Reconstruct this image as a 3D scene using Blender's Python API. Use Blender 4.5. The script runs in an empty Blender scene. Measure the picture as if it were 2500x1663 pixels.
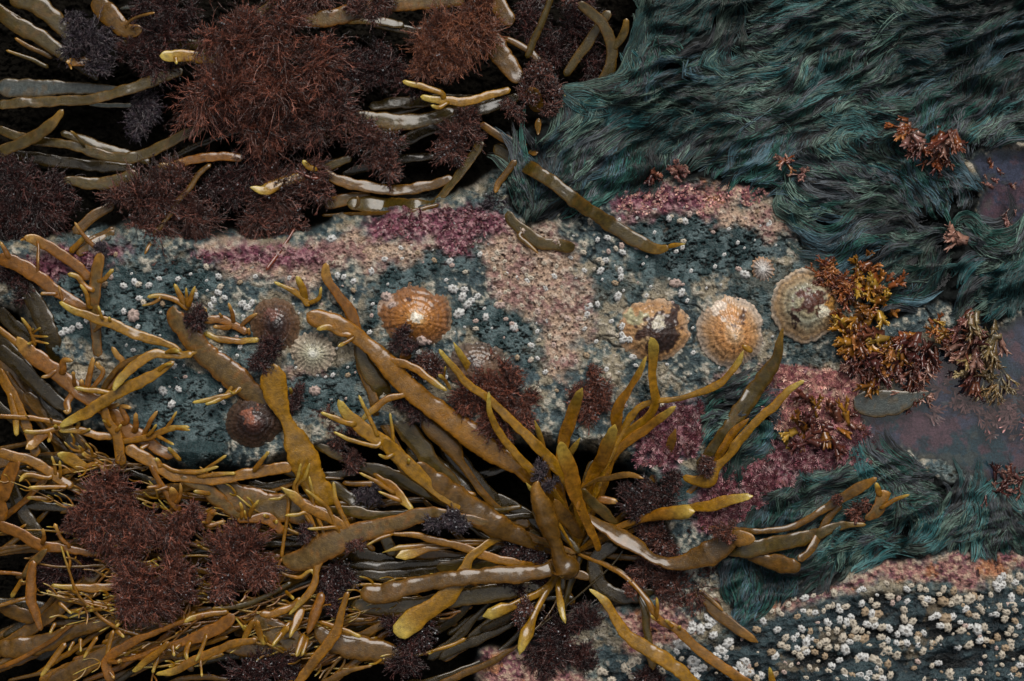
import bpy, math, random, zlib
import numpy as np
from mathutils import Vector

# ------------------------------------------------------------------ camera, light, exposure
S = 0.00025            # one source pixel of the photograph = 0.25 mm on the rock
CH = 4200.0            # camera height in those units (1.05 m)
CU, CV = 1250.0, 831.5
sc = bpy.context.scene
C = sc.collection
cam_d = bpy.data.cameras.new("camera"); cam = bpy.data.objects.new("camera", cam_d); C.objects.link(cam)
cam.location = (0, 0, CH * S); cam.rotation_euler = (0, 0, 0)
cam_d.sensor_width = 36.0; cam_d.lens = 36.0 * CH / 2500.0
cam_d.clip_start = 0.01; cam_d.clip_end = 200.0
cam_d.dof.use_dof = True; cam_d.dof.focus_distance = (CH - 25) * S; cam_d.dof.aperture_fstop = 6.0
sc.camera = cam

SUN_EL, SUN_AZ = math.radians(50), math.radians(12)
world = bpy.data.worlds.new("World"); sc.world = world; world.use_nodes = True
wn = world.node_tree; wn.nodes.clear()
sky = wn.nodes.new("ShaderNodeTexSky"); sky.sky_type = 'NISHITA'; sky.sun_disc = False
sky.sun_elevation = SUN_EL; sky.sun_rotation = SUN_AZ; sky.dust_density = 4.0; sky.air_density = 1.2
hs = wn.nodes.new("ShaderNodeHueSaturation"); hs.inputs["Saturation"].default_value = 0.28
tc = wn.nodes.new("ShaderNodeTexCoord")
cl = wn.nodes.new("ShaderNodeTexNoise"); cl.inputs["Scale"].default_value = 6.5; cl.inputs["Detail"].default_value = 5
cr = wn.nodes.new("ShaderNodeValToRGB")
cr.color_ramp.elements[0].position = 0.45; cr.color_ramp.elements[0].color = (0.40, 0.42, 0.45, 1)
cr.color_ramp.elements[1].position = 0.50; cr.color_ramp.elements[1].color = (1.35, 1.29, 1.18, 1)
mulw = wn.nodes.new("ShaderNodeVectorMath"); mulw.operation = 'MULTIPLY'
bg = wn.nodes.new("ShaderNodeBackground"); bg.inputs["Strength"].default_value = 0.05
wo = wn.nodes.new("ShaderNodeOutputWorld")
wn.links.new(sky.outputs[0], hs.inputs["Color"]); wn.links.new(tc.outputs["Generated"], cl.inputs["Vector"])
so = wn.nodes.new("ShaderNodeVectorMath"); so.operation = 'MULTIPLY_ADD'; so.inputs[1].default_value = (1, 1, 0); so.inputs[2].default_value = (-0.02, 0.12, 0)   # bright patch added to the clouds near the zenith for sheen on the fronds
wn.links.new(tc.outputs["Generated"], so.inputs[0]); dt = wn.nodes.new("ShaderNodeVectorMath"); dt.operation = 'DOT_PRODUCT'; wn.links.new(so.outputs[0], dt.inputs[0]); wn.links.new(so.outputs[0], dt.inputs[1])
my = wn.nodes.new("ShaderNodeMath"); my.operation = 'MULTIPLY_ADD'; my.inputs[1].default_value = -0.75; wn.links.new(dt.outputs["Value"], my.inputs[0])
wn.links.new(cl.outputs[0], my.inputs[2]); of = wn.nodes.new("ShaderNodeMath"); of.operation = 'ADD'; of.inputs[1].default_value = 0.105
wn.links.new(my.outputs[0], of.inputs[0]); wn.links.new(of.outputs[0], cr.inputs[0])
wn.links.new(hs.outputs[0], mulw.inputs[0]); wn.links.new(cr.outputs[0], mulw.inputs[1])
sx = wn.nodes.new("ShaderNodeSeparateXYZ"); wn.links.new(tc.outputs["Generated"], sx.inputs[0])   # overcast sky: zenith brighter than horizon
ov = wn.nodes.new("ShaderNodeMapRange"); ov.inputs[1].default_value = 0.0; ov.inputs[2].default_value = 1.0; ov.inputs[3].default_value = 0.10; ov.inputs[4].default_value = 1.5
wn.links.new(sx.outputs[2], ov.inputs[0]); sc2 = wn.nodes.new("ShaderNodeVectorMath"); sc2.operation = 'SCALE'
wn.links.new(mulw.outputs[0], sc2.inputs[0]); wn.links.new(ov.outputs[0], sc2.inputs["Scale"]); wn.links.new(sc2.outputs[0], bg.inputs["Color"]); wn.links.new(bg.outputs[0], wo.inputs["Surface"])

sun_d = bpy.data.lights.new("sun", 'SUN'); sun = bpy.data.objects.new("sun", sun_d); C.objects.link(sun)
sun_d.energy = 1.5; sun_d.angle = math.radians(40); sun_d.color = (1.0, 0.95, 0.88)
sd = Vector((math.cos(SUN_EL) * math.sin(SUN_AZ), math.cos(SUN_EL) * math.cos(SUN_AZ), math.sin(SUN_EL)))
sun.rotation_euler = (-sd).to_track_quat('-Z', 'Y').to_euler()
sc.view_settings.view_transform = 'Standard'; sc.view_settings.look = 'None'
sc.view_settings.exposure = 0.78; sc.view_settings.gamma = 1.0
sc.cycles.max_bounces = 6; sc.cycles.transparent_max_bounces = 12

# ------------------------------------------------------------------ helpers
rng = np.random.default_rng(7)
random.seed(7)
TO = {'A1': (0, 0), 'A2': (600, 0), 'A3': (1200, 0), 'A4': (1800, 0), 'B1': (0, 550), 'B2': (600, 550), 'B3': (1200, 550),
      'B4': (1800, 550), 'C1': (0, 1103), 'C2': (600, 1103), 'C3': (1200, 1103), 'C4': (1800, 1103), 'S': (0, 0)}
def uv(tile, x, y):
    o = TO[tile]; k = 1.0 if tile == 'S' else 2.8
    return o[0] + x / k, o[1] + y / k
def P(u, v, z):
    """point on the shore (metres) whose height is z and which lies below photo position u, v"""
    u = np.asarray(u, float); v = np.asarray(v, float); z = np.asarray(z, float)
    k = (CH - z) / CH
    return np.stack([(u - CU) * k * S, -(v - CV) * k * S, z * S + 0 * u], -1)

def _hash(ix, iy, seed):
    h = (ix.astype(np.int64) * 374761393 + iy.astype(np.int64) * 668265263 + seed * 1274126177) & 0x7fffffff
    h = ((h ^ (h >> 13)) * 1274126177) & 0x7fffffff
    h = ((h ^ (h >> 16)) * 2246822519) & 0x7fffffff
    return ((h ^ (h >> 15)) & 0xffff) / 65535.0
def vnoise(x, y, seed=0):
    x = np.asarray(x, float); y = np.asarray(y, float)
    ix = np.floor(x); iy = np.floor(y); fx = x - ix; fy = y - iy
    fx = fx * fx * fx * (fx * (fx * 6 - 15) + 10); fy = fy * fy * fy * (fy * (fy * 6 - 15) + 10)
    a = _hash(ix, iy, seed); b = _hash(ix + 1, iy, seed); c = _hash(ix, iy + 1, seed); d = _hash(ix + 1, iy + 1, seed)
    return (a * (1 - fx) + b * fx) * (1 - fy) + (c * (1 - fx) + d * fx) * fy
def fbm(x, y, sc_, o=4, seed=0, g=0.5):
    t = 0; amp = 1; tot = 0; x = np.asarray(x, float) / sc_; y = np.asarray(y, float) / sc_
    for i in range(o):
        t = t + amp * vnoise(x + 17.3 * i, y - 9.1 * i, seed + i * 31); tot += amp; amp *= g
        x, y = (x * 0.8 - y * 0.6) * 2.03, (x * 0.6 + y * 0.8) * 2.03
    return t / tot
def cellular(x, y, sc_, seed=0):
    x = np.asarray(x, float) / sc_; y = np.asarray(y, float) / sc_
    ix = np.floor(x); iy = np.floor(y); best = np.full(x.shape, 9.0)
    for dx in (-1, 0, 1):
        for dy in (-1, 0, 1):
            cx = ix + dx; cy = iy + dy
            px = cx + _hash(cx, cy, seed); py = cy + _hash(cx, cy, seed + 5)
            best = np.minimum(best, (px - x) ** 2 + (py - y) ** 2)
    return np.sqrt(best)
def ss(a, b, x):
    t = np.clip((x - a) / (b - a), 0, 1); return t * t * (3 - 2 * t)
def sdf(u, v, poly):
    """signed distance, negative inside"""
    p = np.array(poly, float); n = len(p); d = np.full(np.shape(u), 1e18); inside = np.zeros(np.shape(u), bool)
    for i in range(n):
        x0, y0 = p[i]; x1, y1 = p[(i + 1) % n]; ex, ey = x1 - x0, y1 - y0
        wx, wy = u - x0, v - y0; t = np.clip((wx * ex + wy * ey) / (ex * ex + ey * ey + 1e-9), 0, 1)
        d = np.minimum(d, (wx - ex * t) ** 2 + (wy - ey * t) ** 2)
        if y0 != y1:
            c = ((y0 > v) != (y1 > v)) & (u < (x1 - x0) * (v - y0) / (y1 - y0) + x0); inside ^= c
    d = np.sqrt(d); return np.where(inside, -d, d)

def build(name, V, F, mats, cols=None, parent=None, origin=None, smooth=True, mi=None, rough=None):
    """V world metres (n,3); F (m,3|4) or list of such arrays; one mesh object"""
    V = np.asarray(V, np.float64)
    if origin is None: origin = V.mean(0)
    origin = np.asarray(origin, float)
    me = bpy.data.meshes.new(name)
    Fs = F if isinstance(F, list) else [F]
    Fs = [np.asarray(f, np.int32) for f in Fs if len(f)]
    lt = np.concatenate([np.full(len(f), f.shape[1], np.int32) for f in Fs]); li = np.concatenate([f.ravel() for f in Fs])
    me.vertices.add(len(V)); me.vertices.foreach_set("co", (V - origin).astype(np.float32).ravel())
    me.loops.add(len(li)); me.loops.foreach_set("vertex_index", li)
    me.polygons.add(len(lt)); me.polygons.foreach_set("loop_start", np.concatenate([[0], np.cumsum(lt)[:-1]]).astype(np.int32))
    if smooth: me.polygons.foreach_set("use_smooth", np.ones(len(lt), bool))
    for m in (mats if isinstance(mats, (list, tuple)) else [mats]): me.materials.append(m)
    if mi is not None: me.polygons.foreach_set("material_index", np.asarray(mi, np.int32))
    me.update(calc_edges=True)
    if cols is not None:
        c = np.ones((len(V), 4), np.float32); c[:, :3] = cols
        if rough is not None: c[:, 3] = rough
        a = me.attributes.new("col", 'FLOAT_COLOR', 'POINT'); a.data.foreach_set("color", c.ravel())
    o = bpy.data.objects.new(name, me); C.objects.link(o)
    if parent is None: o.location = origin
    else:
        o.parent = parent; o.location = Vector(origin) - parent.location
    return o
def tag(o, label=None, cat=None, group=None, kind=None):
    if label: o['label'] = label
    if cat: o['category'] = cat
    if group: o['group'] = group
    if kind: o['kind'] = kind
    return o
def empty(name, loc):
    o = bpy.data.objects.new(name, None); C.objects.link(o); o.location = loc; o.empty_display_size = 0.01; return o

# ------------------------------------------------------------------ materials
def mat(name, r0=0.2, r1=0.5, spec=0.5, ns=900.0, bump=0.3, bdist=0.0004, bs=700.0, var=0.35, coat=0.0, trans=0.0, ior=1.5, bs2=None, coatr=0.05):
    m = bpy.data.materials.new(name); m.use_nodes = True; nt = m.node_tree; N = nt.nodes; L = nt.links
    p = N["Principled BSDF"]; at = N.new("ShaderNodeAttribute"); at.attribute_name = "col"
    tcx = N.new("ShaderNodeTexCoord")
    n1 = N.new("ShaderNodeTexNoise"); n1.inputs["Scale"].default_value = ns; n1.inputs["Detail"].default_value = 6; n1.inputs["Roughness"].default_value = 0.62
    L.new(tcx.outputs["Object"], n1.inputs["Vector"])
    mr = N.new("ShaderNodeMapRange"); mr.inputs[1].default_value = 0.3; mr.inputs[2].default_value = 0.7
    mr.inputs[3].default_value = 1 - var; mr.inputs[4].default_value = 1 + var
    L.new(n1.outputs[0], mr.inputs[0])
    vm = N.new("ShaderNodeVectorMath"); vm.operation = 'SCALE'; L.new(at.outputs["Color"], vm.inputs[0]); L.new(mr.outputs[0], vm.inputs["Scale"])
    L.new(vm.outputs[0], p.inputs["Base Color"])
    n2 = N.new("ShaderNodeTexNoise"); n2.inputs["Scale"].default_value = bs; n2.inputs["Detail"].default_value = 4
    L.new(tcx.outputs["Object"], n2.inputs["Vector"])
    rr = N.new("ShaderNodeMapRange"); rr.inputs[1].default_value = 0.35; rr.inputs[2].default_value = 0.65
    rr.inputs[3].default_value = r0; rr.inputs[4].default_value = r1; L.new(n2.outputs[0], rr.inputs[0]); L.new(rr.outputs[0], p.inputs["Roughness"])
    bp = N.new("ShaderNodeBump"); bp.inputs["Strength"].default_value = bump; bp.inputs["Distance"].default_value = bdist
    if bs2:
        n3 = N.new("ShaderNodeTexNoise"); n3.inputs["Scale"].default_value = bs2; n3.inputs["Detail"].default_value = 2
        L.new(tcx.outputs["Object"], n3.inputs["Vector"]); ad = N.new("ShaderNodeMath"); ad.operation = 'ADD'
        L.new(n2.outputs[0], ad.inputs[0]); L.new(n3.outputs[0], ad.inputs[1]); L.new(ad.outputs[0], bp.inputs["Height"])
    else: L.new(n2.outputs[0], bp.inputs["Height"])
    L.new(bp.outputs[0], p.inputs["Normal"])
    p.inputs["Specular IOR Level"].default_value = spec; p.inputs["IOR"].default_value = ior
    p.inputs["Coat Weight"].default_value = coat; p.inputs["Coat Roughness"].default_value = coatr; p.inputs["Coat IOR"].default_value = 1.52 if coat > .9 else 1.5
    if coat > .9:      # a thin uneven film of water
        n4 = N.new("ShaderNodeTexNoise"); n4.inputs["Scale"].default_value = 90; n4.inputs["Detail"].default_value = 3; L.new(tcx.outputs["Object"], n4.inputs["Vector"])
        b4 = N.new("ShaderNodeBump"); b4.inputs["Strength"].default_value = 0.22; b4.inputs["Distance"].default_value = 0.0012; L.new(n4.outputs[0], b4.inputs["Height"]); L.new(b4.outputs[0], p.inputs["Coat Normal"])
    if trans:
        out = N["Material Output"]; tr = N.new("ShaderNodeBsdfTranslucent"); L.new(vm.outputs[0], tr.inputs[0]); mx = N.new("ShaderNodeMixShader")
        mx.inputs[0].default_value = trans; L.new(p.outputs[0], mx.inputs[1]); L.new(tr.outputs[0], mx.inputs[2]); L.new(mx.outputs[0], out.inputs["Surface"])
    return m
M_frond = mat("wet_seaweed", r0=0.06, r1=0.24, spec=0.15, ns=330, bump=0.5, bdist=0.0010, bs=230, bs2=1300, var=0.42, coat=0.95, ior=1.45, coatr=0.13)
M_fil = mat("filament_algae", r0=0.14, r1=0.3, spec=0.8, ns=500, bump=0.0, var=0.3)
M_mat = mat("green_algae", r0=0.28, r1=0.5, spec=0.25, ns=300, bump=0.0, var=0.35)
M_shell = mat("limpet_shell", r0=0.25, r1=0.5, spec=0.5, ns=700, bump=0.7, bdist=0.0007, bs=700, bs2=2000, var=0.4, coat=0.8, coatr=0.07)
M_barn = mat("barnacle_shell", r0=0.4, r1=0.7, spec=0.4, ns=900, bump=0.4, bdist=0.0005, bs=1300, var=0.2)
M_leaf = mat("red_seaweed", r0=0.15, r1=0.4, spec=0.7, ns=300, bump=0.3, bdist=0.0005, bs=400, var=0.3, coat=0.3)
def mat_rock():
    m = mat("wet_rock", r0=0.2, r1=0.5, spec=0.45, ns=900, bump=1.0, bdist=0.0012, bs=520, bs2=1300, var=0.45)
    nt = m.node_tree; N = nt.nodes; L = nt.links; p = N["Principled BSDF"]
    at = [n for n in N if n.type == 'ATTRIBUTE'][0]
    mu = N.new("ShaderNodeMath"); mu.operation = 'ADD'
    rr = p.inputs["Roughness"].links[0].from_socket; sub = N.new("ShaderNodeMath"); sub.operation = 'SUBTRACT'; sub.inputs[1].default_value = 0.3
    L.new(rr, sub.inputs[0]); L.new(sub.outputs[0], mu.inputs[0]); L.new(at.outputs["Alpha"], mu.inputs[1]); mu.use_clamp = True
    L.new(mu.outputs[0], p.inputs["Roughness"])
    sp = N.new("ShaderNodeMapRange"); sp.inputs[1].default_value = .55; sp.inputs[2].default_value = .85; sp.inputs[3].default_value = .45; sp.inputs[4].default_value = .02
    L.new(at.outputs["Alpha"], sp.inputs[0]); L.new(sp.outputs[0], p.inputs["Specular IOR Level"]); return m
M_rock = mat_rock()
def mat_water():
    m = bpy.data.materials.new("pool_water"); m.use_nodes = True; nt = m.node_tree; N = nt.nodes; L = nt.links; N.clear()
    out = N.new("ShaderNodeOutputMaterial"); tr = N.new("ShaderNodeBsdfTransparent"); tr.inputs[0].default_value = (0.86, 0.92, 0.94, 1)
    gl = N.new("ShaderNodeBsdfGlossy"); gl.inputs["Roughness"].default_value = 0.02; fr = N.new("ShaderNodeFresnel"); fr.inputs[0].default_value = 1.75
    ns = N.new("ShaderNodeTexNoise"); ns.inputs["Scale"].default_value = 14; ns.inputs["Detail"].default_value = 2
    t = N.new("ShaderNodeTexCoord"); L.new(t.outputs["Object"], ns.inputs["Vector"])
    b = N.new("ShaderNodeBump"); b.inputs["Strength"].default_value = 0.25; b.inputs["Distance"].default_value = 0.004; L.new(ns.outputs[0], b.inputs["Height"])
    L.new(b.outputs[0], gl.inputs["Normal"]); L.new(b.outputs[0], fr.inputs["Normal"])
    mx = N.new("ShaderNodeMixShader"); L.new(fr.outputs[0], mx.inputs[0]); L.new(tr.outputs[0], mx.inputs[1]); L.new(gl.outputs[0], mx.inputs[2])
    L.new(mx.outputs[0], out.inputs["Surface"]); return m
M_water = mat_water()
def mat_drop():
    m = bpy.data.materials.new("dew"); m.use_nodes = True; p = m.node_tree.nodes["Principled BSDF"]
    p.inputs["Base Color"].default_value = (0.9, 0.92, 0.95, 1); p.inputs["Transmission Weight"].default_value = 0.8
    p.inputs["Roughness"].default_value = 0.02; p.inputs["IOR"].default_value = 1.45; return m
M_drop = mat_drop()

# ------------------------------------------------------------------ the rock sheet
CREV = [
 [(-9000, -9000), (1590, -9000), (1590, -100), (1570, 60), (1520, 200), (1420, 270), (1300, 330), (1220, 440), (1130, 490), (900, 520), (760, 570), (480, 590), (330, 560), (100, 590), (-9000, 620)],
 [(-9000, 760), (-100, 720), (60, 740), (140, 900), (170, 1010), (300, 1080), (430, 1130), (600, 1150), (700, 1100), (880, 1070), (1000, 1040), (1150, 1050), (1480, 1080), (1600, 1200), (1640, 1380), (1560, 1470), (1420, 1500), (1330, 1570), (1180, 1600), (1100, 9000), (-9000, 9000)]]
POOL = [
 [(2350, 385), (2400, 365), (9000, 320), (9000, 600), (2470, 600), (2420, 560), (2380, 520), (2395, 460), (2375, 410)],
 [(2120, 1100), (2110, 1030), (2080, 990), (2190, 930), (2230, 860), (2300, 850), (2350, 800), (2440, 800), (2500, 775), (9000, 760), (9000, 1330), (2520, 1250), (2450, 1215), (2400, 1165), (2300, 1130), (2220, 1105)]]
Z = dict(
 teal=[[(1560, 520), (1700, 520), (1850, 550), (1910, 600), (1850, 650), (1720, 680), (1600, 690), (1510, 640)],
       [(900, 700), (960, 640), (1010, 600), (1120, 620), (1150, 660), (1040, 690), (930, 740), (940, 860), (990, 870), (950, 900), (880, 860)],
       [(1110, 720), (1210, 740), (1290, 770), (1280, 850), (1170, 850), (1110, 800)],
       [(300, 900), (420, 880), (540, 900), (560, 1130), (450, 1110), (330, 1060)],
       [(720, 890), (880, 880), (920, 980), (840, 1040), (740, 980)],
       [(110, 640), (260, 650), (600, 640), (620, 700), (420, 740), (400, 860), (260, 880), (140, 800)]],
 crust=[[(1175, 600), (1210, 555), (1350, 560), (1405, 600), (1420, 660), (1445, 720), (1440, 790), (1405, 850), (1385, 925), (1345, 890), (1335, 810), (1295, 760), (1230, 745), (1185, 725), (1180, 660)],
        [(1490, 545), (1560, 510), (1700, 520), (1860, 480), (1900, 530), (1930, 580), (1860, 570), (1720, 525), (1560, 530)],
        [(480, 610), (900, 570), (1150, 590), (1000, 640), (820, 660), (760, 700), (600, 680)],
        [(740, 830), (800, 850), (790, 900), (720, 920), (700, 900)],
        [(1740, 920), (1850, 900), (1900, 930), (1830, 970), (1760, 950)]],
 mag=[[(895, 555), (960, 515), (1150, 505), (1230, 530), (1250, 560), (1160, 590), (1145, 620), (1100, 630), (1070, 590), (980, 575), (920, 585)],
      [(460, 620), (600, 600), (790, 600), (780, 645), (700, 650), (520, 640)],
      [(60, 640), (130, 610), (300, 600), (310, 620), (200, 650), (110, 690)],
      [(1500, 510), (1520, 470), (1640, 455), (1720, 470), (1690, 500), (1600, 520), (1530, 530)],
      [(1560, 1010), (1690, 980), (1720, 1050), (1650, 1140), (1560, 1130)],
      [(1700, 1220), (1760, 1150), (1850, 1110), (1960, 1060), (2060, 1060), (2150, 1050), (2150, 1090), (2090, 1140), (1980, 1150), (1890, 1180), (1850, 1250), (1790, 1290), (1720, 1290)]],
 pink=[[(1640, 455), (1850, 445), (1880, 480), (1790, 510), (1700, 520)],
       [(1830, 920), (1880, 900), (2000, 900), (2090, 930), (2110, 1000), (2090, 1060), (1980, 1080), (1920, 1060), (1880, 1000)],
       [(1850, 1480), (1990, 1445), (2100, 1395), (2200, 1365), (2350, 1350), (9000, 1300), (9000, 1370), (2480, 1395), (2400, 1425), (2300, 1425), (2150, 1425), (2050, 1455), (1900, 1500)],
       [(1150, 1663), (1180, 1600), (1260, 1590), (1330, 1600), (1420, 1640), (1450, 1750), (1150, 1750)],
       [(1500, 1490), (1640, 1480), (1690, 1540), (1640, 1600), (1520, 1580)]],
 barn=[[(1480, 1650), (1560, 1600), (1640, 1590), (1760, 1560), (1860, 1520), (1990, 1470), (2150, 1440), (2300, 1445), (2420, 1440), (9000, 1380), (9000, 9000), (1400, 9000)]],
)
MAT1 = [(1240, 420), (1300, 310), (1370, 290), (1470, 250), (1520, 180), (1545, 60), (1530, -150), (2700, -150), (2700, 320), (2400, 370), (2340, 395), (2390, 450), (2390, 510), (2430, 555), (2500, 590), (2700, 610),
        (2700, 760), (2500, 765), (2440, 790), (2360, 790), (2310, 735), (2250, 740), (2180, 790), (2110, 790), (2100, 740), (2160, 690), (2080, 640), (1990, 645), (1955, 590), (1930, 530), (1880, 470), (1800, 450), (1640, 440), (1560, 460), (1480, 470), (1400, 530), (1290, 545), (1240, 500)]
MAT2 = [(1760, 1330), (1830, 1270), (1870, 1210), (1960, 1150), (2060, 1140), (2160, 1105), (2260, 1150), (2350, 1180), (2430, 1235), (2520, 1245), (2680, 1225), (2680, 1310), (2480, 1345), (2420, 1365), (2320, 1350), (2220, 1365), (2120, 1385), (2010, 1440), (1900, 1470), (1830, 1520), (1780, 1500), (1760, 1420)]
MAT3 = [(1740, 935), (1800, 925), (1850, 950), (1880, 1000), (1900, 1080), (1850, 1120), (1790, 1150), (1740, 1100), (1715, 1020)]
def matmask(u, v):
    wu = u + 30 * (fbm(u, v, 40, 3, 33) - .5); wv = v + 30 * (fbm(u, v, 40, 3, 39) - .5); d = np.full(np.shape(u), 1e9)
    for p_ in (MAT1, MAT2, MAT3): d = np.minimum(d, sdf(wu, wv, p_))
    return d
def relief(u, v):
    """height (units of 0.25 mm) and wide masks of the shore below photo position u, v"""
    wu = u + 60 * (fbm(u, v, 90, 3, 3) - .5); wv = v + 60 * (fbm(u, v, 90, 3, 9) - .5)
    cr = np.zeros(u.shape)
    for p_ in CREV: cr = np.maximum(cr, ss(25, -75, sdf(wu, wv, p_)))
    po = np.zeros(u.shape)
    wu2 = u + 30 * (fbm(u, v, 50, 3, 13) - .5); wv2 = v + 30 * (fbm(u, v, 50, 3, 19) - .5)
    for p_ in POOL: po = np.maximum(po, ss(16, -34, sdf(wu2, wv2, p_)))
    h = 26 * (fbm(u, v, 330, 3, 21) - .5) + 16 * (fbm(u, v, 70, 3, 5) - .5)
    h = h + 14 * ss(1700, 2500, u) * ss(700, 0, v)
    h = h * (1 - cr) - cr * (215 + 40 * (fbm(u, v, 120, 3, 77) - .5))
    h = h * (1 - po) - po * (52 + 30 * (fbm(u, v, 60, 3, 41) - .5))
    mm = ss(10, -30, matmask(u, v)); ga = 0.42; fx = (u * math.cos(ga) - v * math.sin(ga)) * .3; fy = u * math.sin(ga) + v * math.cos(ga) + 70 * (fbm(u, v, 130, 2, 66) - .5)
    h = h + mm * (1 - cr) * 44 * (np.abs(fbm(fx, fy, 46, 3, 67) - .5) * 4 - .45)
    return h, cr, po
def H(u, v):
    h, cr, po = relief(np.atleast_1d(np.asarray(u, float)), np.atleast_1d(np.asarray(v, float))); return h
def make_rock():
    def axis(a, b, st, ext):
        c = np.arange(a, b + .1, st); g = []; s = st; x = b
        while x < ext: s *= 1.14; x += s; g.append(x)
        g2 = []; s = st; x = a
        while x > CU * 2 - ext - 300: s *= 1.14; x -= s; g2.append(x)
        return np.concatenate([g2[::-1], c, g])
    ux = axis(-120, 2620, 2.6, 7000); vx = axis(-120, 1780, 2.6, 7000)
    u, v = np.meshgrid(ux, vx); nu, nv = len(ux), len(vx)
    h, cr, po = relief(u, v)
    def m(key, warp=46, soft=18, scl=48, sd=1):
        a = u + warp * 2 * (fbm(u, v, scl, 4, sd, .6) - .5); b = v + warp * 2 * (fbm(u, v, scl, 4, sd + 50, .6) - .5); r = np.zeros(u.shape)
        for p_ in Z[key]: r = np.maximum(r, ss(soft, -soft, sdf(a, b, p_)))
        return r
    n1 = fbm(u, v, 120, 4, 101); n2 = fbm(u, v, 34, 4, 102, .6); n3 = fbm(u, v, 11, 3, 103, .6); n4 = fbm(u, v, 60, 5, 104, .65)
    def c(*a): return np.array(a)[None, None, :]
    def mix(a, b, t): return a * (1 - t[..., None]) + b * t[..., None]
    # mottled slate rock: blue grey, tan and pale grains
    col = mix(c(.045, .070, .078), c(.13, .145, .125), ss(.42, .62, n2 * .6 + n3 * .4))
    col = mix(col, c(.22, .18, .12), ss(.50, .62, n4) * .8)
    col = mix(col, c(.36, .32, .26), ss(.56, .68, n3 * .7 + n2 * .3) * .75)
    col = mix(col, c(.015, .026, .03), ss(.46, .38, n3 * .5 + n4 * .5) * .85)
    ro = np.full(u.shape, .34)
    disp = (n3 - .5) * 12 + (n2 - .5) * 16
    col = col * 1.6; sq = np.abs(fbm(u * .7 + v * .3, v * 1.3, 24, 3, 211, .6) - .5); crk = ss(.016, .005, sq) * ss(.46, .54, n4)
    col = col * (1 - .75 * crk[..., None]); disp = disp - 4 * crk; big = np.abs(fbm(u, v * 1.4, 230, 4, 212) - .5); crk = ss(.010, .003, big); col = col * (1 - .7 * crk[..., None]); disp = disp - 6 * crk
    # dark teal film of wet algae with little pits
    t = np.clip(m('teal') + ss(.57, .63, n1) * ss(1, 0.2, m('crust')) * .8, 0, 1)
    pit = fbm(u * .8 + v * .3, v * 1.5, 8, 2, 201); pl = ss(.36, .24, pit) * ss(.45, .55, n2)
    tc_ = mix(c(.020, .042, .045), c(.085, .125, .130), ss(.4, .65, fbm(u, v, 26, 3, 202)))
    sq = np.abs(fbm(u * .8 + v * .25, v * 1.7, 22, 3, 214) - .5); pl = np.maximum(pl, ss(.050, .020, sq) * ss(.44, .52, fbm(u, v, 40, 3, 215))); tc_ = mix(tc_ * 1.25, c(.003, .006, .006), pl)
    col = mix(col, tc_, t); ro = ro * (1 - t) + .04 * t; disp = disp * (1 - .55 * t) - pl * t * 9
    # beige-pink barnacle-like crust
    t = m('crust', sd=5); cell = cellular(u, v, 15, 7); cell2 = cellular(u, v, 7, 9)
    cc = mix(c(.56, .40, .29), c(.36, .20, .18), ss(.40, .66, n2)); cc = mix(cc, c(.62, .50, .40), ss(.55, .7, n3))
    cc = mix(cc, c(.07, .035, .03), ss(.24, .14, cell) * ss(.44, .52, n4)); cc = mix(cc, c(.22, .13, .11), ss(.5, .75, cell2) * .6)
    col = mix(col, cc, t); ro = ro * (1 - t) + .5 * t
    ring = np.exp(-((cell - .27) / .09) ** 2); disp = disp + t * (ring * 5 - ss(.18, .06, cell) * 5 + (1 - cell2) * 4 + 2)
    t = m('pink', sd=7)
    cc = mix(c(.40, .20, .17), c(.26, .10, .12), ss(.4, .6, n2)); cc = mix(cc, c(.55, .38, .28), ss(.52, .66, n3)); cc = mix(cc, c(.50, .20, .07), ss(.64, .72, n4) * .7)
    cc = mix(cc, c(.05, .02, .02), ss(.40, .30, n3))
    col = mix(col, cc, t); ro = ro * (1 - t) + .4 * t; disp = disp + t * ((1 - cell2) * 5 - 1)
    t = m('mag', sd=11, warp=34, scl=30)
    cc = mix(c(.24, .07, .11), c(.13, .03, .055), ss(.4, .6, n2)); cc = mix(cc, c(.42, .22, .24), ss(.54, .68, n3)); cc = mix(cc, c(.05, .012, .02), ss(.42, .32, n3))
    col = mix(col, cc, t); ro = ro * (1 - t) + .4 * t; disp = disp + t * ((1 - cell2) * 5)
    t = ss(6, -8, matmask(u, v)); col = mix(col, c(.004, .006, .006), t); ro = ro * (1 - t) + .7 * t  # ground below the mats painted near black as shade in the gaps
    # barnacle rock: blue black slate with layered ridges
    t = m('barn', sd=15, warp=18)
    lay = fbm(u * .55 - v * .12, v * 2.2 + u * .35, 60, 5, 301, .6); l2 = fbm(u, v, 20, 3, 302)
    cc = mix(c(.010, .020, .026), c(.045, .075, .085), ss(.42, .62, l2 * .5 + lay * .5)); cc = mix(cc, c(.17, .13, .08), ss(.60, .70, n4) * .7)
    cc = mix(cc, c(.004, .006, .007), ss(.44, .36, lay))
    col = mix(col, cc, t); ro = ro * (1 - t) + .22 * t; disp = disp + t * ((lay - .5) * 46 + (l2 - .5) * 8)
    # crevices under the weed with their shade painted near black, pool floor
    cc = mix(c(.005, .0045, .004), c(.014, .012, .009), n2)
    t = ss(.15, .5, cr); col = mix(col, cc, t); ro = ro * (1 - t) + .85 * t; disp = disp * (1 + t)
    cc = mix(c(.06, .15, .19), c(.16, .165, .27), ss(.42, .60, fbm(u, v, 110, 3, 401))); cc = mix(cc, c(.34, .16, .20), ss(.47, .60, fbm(u, v, 70, 5, 402, .65)))  # lavender floor colour carries the sky's reflection; pink patches are coralline
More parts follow.
